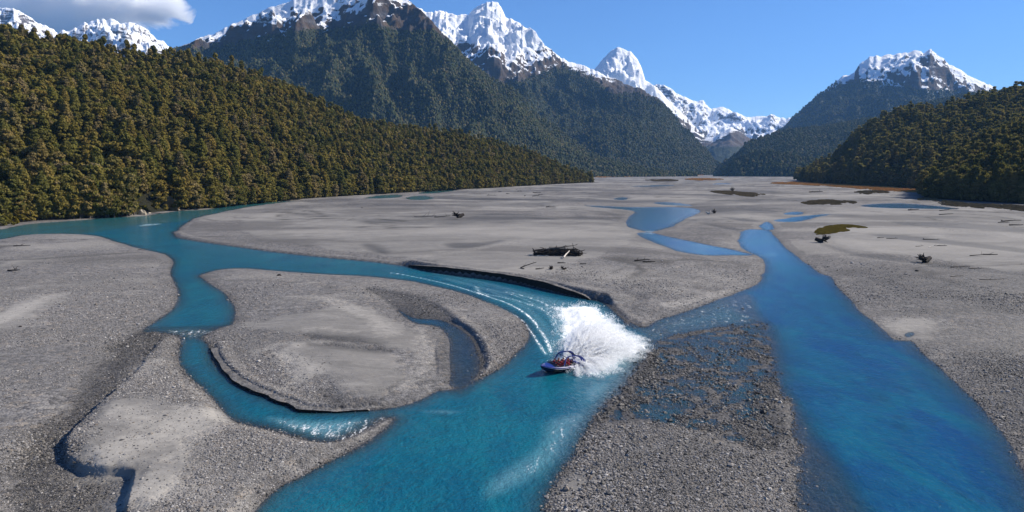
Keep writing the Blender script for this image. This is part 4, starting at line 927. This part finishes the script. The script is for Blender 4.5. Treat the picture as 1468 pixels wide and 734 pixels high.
# fine curtain off the near chine and the bow wave along the far side
nb = 14000; t_ = rg.random(nb); A0 = np.array(BM_ @ Vector((-2.6, 1.1, 0))); A1 = np.array(BM_ @ Vector((-4.0, 1.3, 0)))
Pb = A0*(1-t_[:, None])+A1*t_[:, None]+np.abs(rg.normal(size=(nb, 1)))*t_[:, None]*np.array([[1.0, -.6, 0]])*.55
Pb[:, 2] = .03+rg.random(nb)**1.5*(.08+.40*t_)
nf = 16000; t_ = rg.random(nf); B0 = np.array(BM_ @ Vector((2.6, -.9, 0))); B1 = np.array(BM_ @ Vector((-3.8, -1.4, 0)))
Pf = B0*(1-t_[:, None])+B1*t_[:, None]; off = np.abs(rg.normal(size=nf))*(.4+1.6*t_)
Pf = Pf+off[:, None]*np.array([[-.35, .9, 0]]); Pf[:, 2] = .05+rg.random(nf)*np.clip(1.0-off*.25, .1, 1)*(.4+1.0*t_)
PA = np.concatenate([Pp, Pb, Pf]); SZ = np.concatenate([szz, .04+.06*rg.random(nb), .04+.07*rg.random(nf)])
# wash: low splashes over the churned wake
wpoly = ground(*np.array([(797,512),(784,495),(788,465),(786,442),(830,430),(868,440),(890,458),(908,474),(880,470),(840,480),(825,500)], float).T)
wx = rg.uniform(wpoly[:, 0].min(), wpoly[:, 0].max(), 60000); wy = rg.uniform(wpoly[:, 1].min(), wpoly[:, 1].max(), 60000)
ok = in_poly(wx, wy, wpoly) & (rg.random(60000) < np.clip(.15+1.8*fbm(wx/1.2, wy/3.0, .7, 4), 0, 1)*np.clip(seg_dist(wx, wy, wpoly, True)[0]/4, 0, 1)); wx = wx[ok]; wy = wy[ok]
PW = np.stack([wx, wy, .05+.5*rg.random(len(wx))**2], -1)
PA = np.concatenate([PA, PW]); SZ = np.concatenate([SZ, .06+.10*rg.random(len(wx))])
def drop_mesh(seed):
    r_ = random.Random(seed); V = [(1, 0, 0), (-1, 0, 0), (0, 1, 0), (0, -1, 0), (0, 0, 1), (0, 0, -1)]; V = [(a_*.5*r_.uniform(.7, 1.4), b_*.5*r_.uniform(.7, 1.3), c_*.5*r_.uniform(.7, 1.3)) for a_, b_, c_ in V]
    return mesh_obj('droplet', V, [(0, 2, 4), (2, 1, 4), (1, 3, 4), (3, 0, 4), (2, 0, 5), (1, 2, 5), (3, 1, 5), (0, 3, 5)], None, sm=True, linkit=False)
wm = M('white_water'); d_ = wm.N('ShaderNodeBsdfDiffuse'); d_.inputs[0].default_value = (.985, .99, .995, 1); t2 = wm.N('ShaderNodeBsdfTranslucent'); t2.inputs[0].default_value = (.985, .99, .995, 1)
mx_ = wm.N('ShaderNodeMixShader'); mx_.inputs[0].default_value = .6; wm.l.new(d_.outputs[0], mx_.inputs[1]); wm.l.new(t2.outputs[0], mx_.inputs[2]); WW = wm.done(mx_)
DR = [drop_mesh(i) for i in range(3)]
for o_ in DR: o_.data.materials.append(WW)
instancer('spray', PA, rg.random(len(PA))*6.28, SZ, rg.integers(0, 3, len(PA)), DR, 'white plume of water thrown up behind the jet boat', 'spray')
print('DROPS', len(PA))

# ------------------------------------------------------------------ driftwood
DARKW = simple('dark_wet_wood', (.030, .025, .022), .85, .4, 3, .2, 0, .5)
GREYW = simple('weathered_wood', (.16, .14, .12), .85, .3, 3, .2, 0, .5)
PALEW = simple('bleached_wood', (.55, .50, .44), .85, .12, 3, .2, 0, .3)
def P3(u, v):
    q = ground(u, v); return Vector((float(q[0]), float(q[1]), float(gz(q[0], q[1])[0])))
def bent(V, F, p, d, L, r0, r1, rg, n=5, wob=.12, lift=0.0):
    q = Vector(p); d = Vector(d).normalized(); pts = [q.copy()]
    for i in range(n):
        a = r0+(r1-r0)*i/n; b = r0+(r1-r0)*(i+1)/n
        d2 = (d+Vector((rg.uniform(-wob, wob), rg.uniform(-wob, wob), rg.uniform(-wob, wob)*.5+lift))).normalized(); e = q+d2*L/n
        tube(V, F, q, e, a, b, 6); q = e; d = d2; pts.append(q.copy())
    return pts
def log(p, L, r, yaw, mat, label, group, seed, branches=2, root=False, tilt=0.0, cat='driftwood', name='driftwood_log'):
    rg = random.Random(seed); t = empty(name, p, yaw); tag(t, label, cat, group)
    V, F = [], []; pts = bent(V, F, (-L/2, 0, r*.8), (1, 0, math.tan(tilt)), L, r, r*.5, rg); mesh_obj('stem', V, F, mat, t)
    for i in range(branches):
        V, F = [], []; b = pts[rg.randint(1, 4)]; bent(V, F, b, (rg.uniform(-.3, .8), rg.choice((-1, 1))*rg.uniform(.3, .9), rg.uniform(.1, .9)), L*rg.uniform(.15, .35), r*.35, r*.1, rg, 3); mesh_obj('branch', V, F, mat, t)
    if root:
        V, F = [], []
        for k in range(11):
            a = k/11*6.283; bent(V, F, (-L/2, 0, r*.9), (-.35, math.cos(a), math.sin(a)*.9+.35), r*rg.uniform(2.2, 4.2), r*.45, r*.08, rg, 4, .35)
        mesh_obj('root_plate', V, F, mat, t)
    return t
def stump(p, R_, yaw, mat, label, seed, group=None):
    rg = random.Random(seed); t = empty('driftwood_stump', p, yaw); tag(t, label, 'driftwood', group)
    V, F = [], []; bent(V, F, (0, 0, R_*.1), (.9, .1, .35), R_*1.3, R_*.42, R_*.3, rg, 4); mesh_obj('stem', V, F, mat, t)
    V, F = [], []
    for k in range(20):
        a = rg.uniform(0, 6.283); bent(V, F, (rg.uniform(-.2, .1)*R_, 0, R_*.35), (-.5+rg.uniform(-.4, .4), math.cos(a), abs(math.sin(a))*1.1-.1), R_*rg.uniform(.7, 1.25), R_*.16, R_*.03, rg, 4, .4)
    mesh_obj('root_plate', V, F, mat, t); return t
# the big pile on the middle bar
pc = P3(806, 370); GP = 'logs of the large driftwood pile'
PILE = [(-6, .3, 7, .34, .05, 0, 'long dark log forming the left end of the large driftwood pile'), (-3, -.4, 8, .42, -.08, 0, 'thick dark log along the near side of the large driftwood pile'),
        (-1, .9, 9, .40, .12, 0, 'long dark log along the far side of the large driftwood pile'), (2.2, -.3, 6, .38, -.15, 0, 'dark log at the right end of the large driftwood pile'),
        (-3.5, .1, 7, .34, .02, .75, 'dark log lying on top of the left half of the large driftwood pile'), (.2, .2, 7, .36, -.05, .8, 'dark log lying across the middle top of the large driftwood pile'),
        (-1.5, .3, 6, .28, .1, 1.25, 'topmost brownish log of the large driftwood pile'), (3.4, .4, 4, .28, .5, .5, 'short dark log propped on the right of the large driftwood pile'),
        (5.0, -.4, 3.6, .2, -.3, 0, 'thin dark log trailing from the right end of the large driftwood pile')]
for i, (dx, dy, L, r, yw, dz, lab) in enumerate(PILE):
    log(pc+Vector((dx, dy*1.6, dz*1.7)), L, r*1.75, yw, DARKW if i != 6 else GREYW, lab, GP, 50+i, 3, i in (0, 3))
log(P3(812, 373)+Vector((0, -1.2, .2)), 5.2, .30, R(62), PALEW, 'pale bare log leaning against the large dark driftwood pile', None, 71, 0, False, .35)
stump(P3(829, 371), 1.5, .4, DARKW, 'dark root stump at the right end of the large driftwood pile', 72)
mound = mesh_obj('tangled_branches', *(lambda VF: (VF[0], VF[1]))((lambda V, F, rg: ([bent(V, F, (rg.uniform(-7, 5.5), rg.uniform(-1.6, 1.8), rg.uniform(.1, 2.1)), (rg.uniform(-1, 1), rg.uniform(-.5, .5), rg.uniform(-.2, .12)), rg.uniform(1.5, 4), .17, .06, rg, 3, .25) for _ in range(260)], (V, F))[1])([], [], random.Random(9))), DARKW)
mound.location = pc; tag(mound, 'tangle of dark branches filling the large driftwood pile', 'driftwood', kind='stuff')
def stone_thing(p, size, col, label, seed, group=None, flat=.6, name='boulder'):
    bm = bmesh.new(); bmesh.ops.create_icosphere(bm, subdivisions=2, radius=.5); rg = random.Random(seed)
    for v in bm.verts:
        q = v.co*1.7; v.co *= .85+.35*float(vnoise(q.x+seed, q.y, q.z+seed*.37)); v.co.z *= flat
    me = bpy.data.meshes.new(name); bm.to_mesh(me); bm.free(); me.materials.append(col)
    o = bpy.data.objects.new(name, me); link(o); o.location = p; o.scale = (size, size*.85, size); o.rotation_euler = (0, 0, rg.uniform(0, 6)); tag(o, label, 'rock', group); return o
ROCKG = simple('grey_boulder', (.22, .21, .20), .9, .35, 1.5, .2, 0, .5); ROCKO = simple('ochre_outcrop', (.24, .165, .085), .9, .35, .8, .2, 0, .6); ROCKP = simple('pale_boulder', (.30, .26, .20), .9, .25, 1.5, .2, 0, .4)
WOOD = [  # u, v, length, radius, yaw degrees, material, root, label
 (32, 356, 6.5, .22, 2, DARKW, 0, 'thin dark log on the left gravel bar near the water'), (23, 394, 6.0, .24, -16, DARKW, 0, 'dark log lying on the left gravel bar at the photo edge'),
 (203, 359, 3.0, .12, -10, DARKW, 0, 'short thin stick on the upper shore of the left bar'), (198, 577, 2.4, .06, 20, PALEW, 0, 'small bleached branch on the sandy bar in the left foreground'),
 (130, 528, 2.2, .05, 5, GREYW, 0, 'thin brown twig on the dark strip of the left bar'),
 (757, 388, 5.5, .20, 35, DARKW, 0, 'forked dark branch sticking up beside the black cut bank'), (748, 390, 2.6, .16, 120, DARKW, 0, 'small dark snag left of the forked branch by the cut bank'),
 (774, 391, 2.6, .18, 0, DARKW, 0, 'short dark log right of the forked branch by the cut bank'), (805, 382, 2.6, .2, -8, DARKW, 0, 'short dark log just below the large driftwood pile'),
 (818, 357, 5.5, .16, -6, DARKW, 0, 'thin dark log just beyond the large driftwood pile'), (836, 383, 2.0, .16, -5, DARKW, 0, 'small dark stick below the right end of the large pile'),
 (920, 378, 5.0, .26, 10, DARKW, 0, 'dark log on the bright gravel at the right of the middle bar'), (930, 380, 4.0, .22, -25, DARKW, 0, 'slanting dark log right of the one on bright gravel'),
 (763, 370, 4.5, .14, 4, PALEW, 0, 'pale thin log left of the large driftwood pile'), (778, 371, 4.0, .13, -5, PALEW, 0, 'pale log nearer the left tip of the large driftwood pile'),
 (610, 313.5, 14, .35, 3, GREYW, 0, 'long grey log left of the dark stump on the middle bar'), (634, 314, 10, .3, -3, DARKW, 0, 'dark log touching the left of the stump on the middle bar'),
 (705, 281.5, 19, .5, -2, DARKW, 0, 'long dark log lying far up the middle bar'), (790, 299, 13, .7, 2, DARKW, 0, 'low dark log beside the upper thin channel'),
 (770, 278, 16, .8, 10, DARKW, 1, 'dark uprooted log in the far debris group'), (768, 283, 13, .7, -10, DARKW, 0, 'dark log below the uprooted one in the far debris group'),
 (775, 281, 10, .6, 15, DARKW, 0, 'brownish short log right of the far debris group'), (753, 282.5, 7, .7, 60, DARKW, 0, 'small dark snag left of the far debris group'),
 (728, 279, 7, .7, 20, DARKW, 0, 'lone small snag far up the middle bar'), (717, 276.5, 9, .7, -30, DARKW, 0, 'small dark snag near the far forest edge'), (745, 275.5, 11, .6, 5, DARKW, 0, 'dark log near the far forest edge'),
 (1348, 356, 7, .3, -20, DARKW, 0, 'dark log touching the right end of the white log'), (1337, 357.5, 9, .22, 28, PALEW, 0, 'long white log on the right gravel flat'),
 (1335, 346, 10, .3, -8, DARKW, 1, 'bluish dark log above the white log on the right flat'), (1372, 402, 6, .14, -3, DARKW, 0, 'thin dark stick on the open gravel at the right'),
 (1421, 407, 10, .16, -4, DARKW, 0, 'long thin dark stick on the open gravel near right edge'), (1420, 369.5, 9, .4, 2, DARKW, 0, 'dark log on the right flat, rightmost of three in a row'),
 (1400, 371, 8, .3, 3, DARKW, 0, 'dark log on the right flat, middle of three in a row'), (1318, 357, 5, .22, 0, GREYW, 0, 'short grey log left of the white log'),
 (1450, 320.5, 17, .6, -5, DARKW, 1, 'dark log in the debris line at the right edge, upper one'), (1458, 326, 15, .6, 8, DARKW, 0, 'dark log in the debris line at the right edge, lower one'), (1438, 322, 12, .4, 15, DARKW, 0, 'thin dark log left in the debris line at the right edge'),
 (1360, 304.5, 22, .5, 0, DARKW, 0, 'long dark log beside the blue pool on the right'), (1310, 303.5, 14, .8, 3, DARKW, 0, 'dark log on the near shore of the right blue pool'),
 (1357, 310, 16, .5, -4, DARKW, 0, 'dark log below the right blue pool'), (1278, 345, 7, .3, -5, DARKW, 0, 'small dark log between grass patch and white log'), (1262, 344, 5, .3, 10, DARKW, 0, 'tiny dark log right of the grass patch'),
 (1376, 387, 9, .25, -4, DARKW, 0, 'dark log beside the dry channel on the right'), (1405, 389, 11, .2, -4, DARKW, 0, 'thin log along the dry channel on the right'),
 (1170, 277, 20, .8, 5, DARKW, 0, 'faint dark log far out on the flat at the right')]
for i, (u, v, L, r, yw, mt, rt, lab) in enumerate(WOOD): log(P3(u, v), L*(.62 if u > 1250 or 700 < u < 795 and v < 300 else 1), r*(.6 if u > 1250 or 700 < u < 795 and v < 300 else 1), R(yw), mt, lab, None, 100+i, 1 if L < 4 or u > 1250 else 3, bool(rt), R(14) if 'sticking' in lab else R(1.5))
stump(P3(656, 314.5), 3.6, .5, DARKW, 'large dark upturned stump alone on the middle bar', 201)
stump(P3(1180, 350), 2.6, 2.5, DARKW, 'dark root stump beside the green grass patch', 202)
stump(P3(1325, 380), 2.3, .2, DARKW, 'black root stump beside the dry channel on the right flat', 203)
stump(P3(790, 391), .95, 1.2, DARKW, 'small pointed stump right of the forked branch', 204)
stump(P3(807, 391), .9, .2, DARKW, 'small dark stump farthest right below the large pile', 205)
stump(P3(1024, 307), 2.2, 1, DARKW, 'dark stump beside a pale one near the thin channel', 206)
stump(P3(1017, 308), 1.9, 3, PALEW, 'pale stump beside a dark one near the thin channel', 207)
stump(P3(1050, 275), 4.5, 1, GREYW, 'grey snag standing on the brown grass patch far off', 208)
stone_thing(P3(30, 476), .9, DARKW, 'lone dark stone on the left gravel bar', 301); stone_thing(P3(1314, 393.5), 1.4, DARKW, 'lone dark stone on the gravel below the dry channel', 302)
stone_thing(P3(401, 398), 1.6, DARKW, 'lone dark stone near the upper shore of the island', 303); stone_thing(P3(1103, 705), .5, PALEW, 'pale upright stone on the wet bar between the two channels', 304, flat=1.6)
stone_thing(P3(985, 601), .6, DARKW, 'dark wet boulder on the bar between the two channels', 305); stone_thing(P3(1081, 592), .7, DARKW, 'black wet boulder at the edge of the right channel', 306)
stone_thing(P3(519, 300), 1.5, DARKW, 'small dark stone beside the upper river arm', 307)

# ------------------------------------------------------------------ left bank: outcrop, boulders, shrubs
def outcrop(p, w_, h_, label, seed, mat):
    bm = bmesh.new(); bmesh.ops.create_icosphere(bm, subdivisions=4, radius=.5)
    for v in bm.verts:
        q = v.co; k = 1+.5*float(fbm(q.x*2.2+seed, q.y*2.2, q.z*2.2+seed, 5)); v.co = Vector((q.x*k*w_, q.y*k*w_*.6, q.z*k*h_*2))
    me = bpy.data.meshes.new('rock_outcrop'); bm.to_mesh(me); bm.free(); me.materials.append(mat); o = bpy.data.objects.new('rock_outcrop', me); link(o); o.location = p; tag(o, label, 'rock'); return o
outcrop(P3(243, 302.2)+Vector((0, 1.5, 0)), 15, 9.5, 'ochre rock outcrop at the water edge below the left forest', 3, ROCKO)
outcrop(P3(200, 309)+Vector((0, 3, 0)), 6, 3.5, 'small pale bank scar left of the ochre outcrop', 4, ROCKP)
outcrop(P3(292, 299)+Vector((0, 4, 0)), 11, 3.0, 'low tan rock bank right of the ochre outcrop', 5, ROCKO)
BO = [(150, 311.5), (160, 311), (187, 309), (213, 306.5), (256, 302), (262, 301.5), (270, 301), (278, 300.5), (303, 298), (495, 281), (505, 280), (518, 279.5), (530, 278.5), (545, 278), (560, 277), (575, 276), (640, 271), (651, 270), (662, 269.5), (690, 268.5), (712, 267.5), (738, 266)]
for i, (u, v) in enumerate(BO):
    side = 'left of the ochre outcrop' if u < 240 else ('right of the ochre outcrop' if u < 320 else ('along the far narrow arm' if u < 600 else 'at the far forest edge'))
    stone_thing(P3(u, v), 2.6+random.random()*2.0+(u > 480)*3.5, (ROCKP, ROCKG, ROCKP)[i % 3], f'{("pale", "grey", "cream")[i % 3]} boulder on the left bank {side}', 400+i, 'boulders along the left bank')
SHR = [crown_mesh('foliage', FOLY, 3.2, 2.2, 16, 46, .34, 'round', 81, .05), crown_mesh('foliage', FOL, 4.2, 2.6, 18, 46, .38, 'round', 82, .05)]
STEMV, STEMF = [], []; rgs = random.Random(3)
for _ in range(7): bent(STEMV, STEMF, (0, 0, -.2), (rgs.uniform(-.5, .5), rgs.uniform(-.5, .5), 1), 2.4, .07, .02, rgs, 3)
STEM = mesh_obj('stem', STEMV, STEMF, BARK, linkit=False)
SH = [(3, 325, 1), (12, 324, 0), (22, 322, 0), (33, 319.5, 0), (45, 318.5, 1), (80, 314, 1), (98, 313, 0), (112, 312, 1), (122, 311, 0), (132, 310.5, 0), (141, 310, 0), (152, 309.5, 0), (163, 309, 1), (175, 308.5, 0), (186, 307.5, 0), (197, 306.5, 1), (208, 305.5, 0), (222, 304, 1), (232, 300, 0), (250, 298, 0), (266, 299, 1), (282, 298, 0), (300, 296, 1), (318, 294, 0), (345, 291, 1), (530, 277, 0), (560, 275, 0), (585, 274, 1), (655, 268, 0), (668, 267, 0), (690, 266, 0), (712, 265, 0), (760, 263, 0)]
for i, (u, v, k) in enumerate(SH):
    q = P3(u, v)+Vector((0, -1, 0)); t = empty('bank_shrub', q, random.uniform(0, 6)); s_ = random.uniform(1.0, 1.6)*(1+.9*(u > 400)); t.scale = (s_, s_, s_*random.uniform(.8, 1.1))
    where = 'behind the pale beach strip' if u < 105 else ('between beach and ochre outcrop' if u < 235 else ('right of the ochre outcrop' if u < 400 else 'far along the left bank'))
    tag(t, f'{"yellow-green" if k == 0 else "dark green"} shrub {where}', 'shrub', 'shrubs along the left bank'); link(bpy.data.objects.new('foliage', SHR[k].data), t); link(bpy.data.objects.new('stem', STEM.data), t)

lg = {}
for o in list(COL.objects):
    if o.get('group') in ('boulders along the left bank', 'shrubs along the left bank'): lg.setdefault(o['label'], []).append(o)
rank_labels(lg)

# ------------------------------------------------------------------ grass patches on the flats
def tuft(name, mat, n, h, spread, seed):
    rg = np.random.default_rng(seed); a = rg.random(n)*6.28; r = rg.random(n)*spread; bx = np.cos(a)*r; by = np.sin(a)*r; d = rg.random(n)*6.28; l = h*(.6+.6*rg.random(n)); w_ = .07
    V = np.stack([np.stack([bx-w_*np.sin(d), by+w_*np.cos(d), 0*bx], -1), np.stack([bx+w_*np.sin(d), by-w_*np.cos(d), 0*bx], -1), np.stack([bx+np.cos(d)*l*.4, by+np.sin(d)*l*.4, l], -1)], 1).reshape(-1, 3)
    return mesh_obj(name, V, np.arange(n*3).reshape(n, 3), mat, linkit=False)
def grass_mat(name, cols):
    m = M(name); oi = m.N('ShaderNodeObjectInfo'); r = m.N('ShaderNodeValToRGB')
    while len(r.color_ramp.elements) < len(cols): r.color_ramp.elements.new(.5)
    for i, c in enumerate(cols): r.color_ramp.elements[i].position = i/(len(cols)-1); r.color_ramp.elements[i].color = (*c, 1)
    m.put(r.inputs[0], oi.outputs['Random']); return m.done(m.bsdf(r.outputs[0], .9, None, .1))
GG = grass_mat('green_grass', [(.16, .13, .02), (.24, .18, .03), (.32, .22, .04)]); GO = grass_mat('tawny_grass', [(.42, .23, .07), (.55, .31, .10), (.36, .22, .08)]); GB = grass_mat('brown_grass', [(.16, .12, .065), (.24, .18, .09), (.11, .09, .05)])
def grass(px, mat, label, n, size, seed, h=.5):
    poly = ground(*smooth(px).T); rg = np.random.default_rng(seed)
    X = rg.uniform(poly[:, 0].min(), poly[:, 0].max(), n*3); Y = rg.uniform(poly[:, 1].min(), poly[:, 1].max(), n*3)
    d, ins = seg_dist(X, Y, poly, True); ok = ins & (rg.random(n*3) < np.clip(-.25+d/(8+.012*Y)+2.0*fbm(X/(3+.012*Y), Y/(5+.02*Y), .2, 4)+.25, .0, 1)); X = X[ok][:n]; Y = Y[ok][:n]
    P = np.stack([X, Y, grid_at(X, Y, Zg)-.02], -1)
    instancer('grass', P, rg.random(len(P))*6.28, size*(.6+.8*rg.random(len(P))), 0*X, [tuft('tuft', mat, 46, h, .55, seed)], label, 'grass')
grass([(1169,336),(1175,330),(1190,326),(1215,325),(1243,329),(1225,333),(1200,336),(1175,339)], GG, 'olive green grass island on the right gravel flat', 5200, 1.1, 1, .35)
grass([(1018,276),(1040,275),(1075,277),(1098,281),(1080,284),(1040,280)], GB, 'brown grass patch far out on the flat', 2600, 1.9, 2)
grass([(1150,292),(1180,288),(1220,290),(1224,293),(1180,296),(1155,296)], GB, 'dull brown grass patch below the far flat', 2600, 1.5, 3)
grass([(1225,277),(1250,274.5),(1275,277),(1260,280),(1232,280)], GB, 'thin brown grass patch near the right hill', 1500, 2.0, 4)
grass([(1138,261.5),(1165,263),(1235,267),(1325,273),(1325,278),(1235,272.5),(1165,267),(1105,264)], GO, 'orange tawny grass strip at the foot of the right hill', 16000, 2.6, 5)
grass([(845,252.6),(880,251.8),(1000,250.8),(1010,252.0),(905,254.0),(850,255)], GO, 'orange grass strip at the far valley edge', 12000, 6, 6)
grass([(980,257.5),(1010,256.6),(1045,258),(1010,260)], GO, 'faint orange grass patch in the far flat centre', 5000, 4, 7)
grass([(925,259),(950,258),(985,259.5),(950,261)], GB, 'faint brown grass patch in the far flat, left of the orange one', 4000, 4, 8)
grass([(1325,285),(1380,292),(1468,297),(1540,304),(1540,311),(1440,303),(1370,297),(1320,290)], GB, 'yellowish grass fringe at the foot of the near right hill', 4000, 1.6, 9)

# ------------------------------------------------------------------ cloud bank behind the far left summits
cm = M('cloud_vapour'); tc_ = cm.N('ShaderNodeTexCoord'); cp = tc_.outputs['Object']
nz_ = cm.noise(cm.mapping(cp, (.0007, .0007, .0012)), 1, 7, .62, dist=.4)
ln = cm.N('ShaderNodeVectorMath', operation='LENGTH'); cm.put(ln.inputs[0], cm.mapping(cp, (1/5000, 1/1500, 1/1050)))
fall = cm.math('SUBTRACT', 1.0, ln.outputs['Value'])
den = cm.mapr(cm.math('ADD', cm.math('MULTIPLY', fall, 1.0), cm.math('MULTIPLY', cm.math('SUBTRACT', nz_, .5), 1.7)), .02, .30, 0, .008)
pc_ = cm.N('ShaderNodeVolumePrincipled'); pc_.inputs['Color'].default_value = (.98, .98, .98, 1); pc_.inputs['Anisotropy'].default_value = .2; cm.put(pc_.inputs['Density'], den)
cm.l.new(pc_.outputs[0], cm.out.inputs[1])
bm = bmesh.new(); bmesh.ops.create_icosphere(bm, subdivisions=3, radius=1)
for v in bm.verts: v.co = Vector((v.co.x*5300, v.co.y*1550, v.co.z*1100))
me = bpy.data.meshes.new('cloud'); bm.to_mesh(me); bm.free(); me.materials.append(cm.m); cl = bpy.data.objects.new('cloud', me); link(cl); cl.location = (-15300, 22500, 5050)
tag(cl, 'white cloud bank behind the far left snowy summits', 'cloud')
try: cm.m.cycles.volume_step_rate = 1.0
except Exception: pass

# ------------------------------------------------------------------ the air
hz = M('valley_air'); pv_ = hz.N('ShaderNodeVolumePrincipled'); pv_.inputs['Color'].default_value = (.24, .52, 1, 1)
pv_.inputs['Density'].default_value = 2.3e-5; pv_.inputs['Anisotropy'].default_value = 0.0
hz.l.new(pv_.outputs[0], hz.out.inputs[1])
bx0, bx1, by0, by1, bz0, bz1 = -26000, 26000, -500, 19000, -6, 3200
hzo = mesh_obj('haze', [(x, y, z) for x in (bx0, bx1) for y in (by0, by1) for z in (bz0, bz1)], [(0, 1, 3, 2), (4, 6, 7, 5), (0, 4, 5, 1), (2, 3, 7, 6), (0, 2, 6, 4), (1, 5, 7, 3)], hz.m)
tag(hzo, kind='stuff')
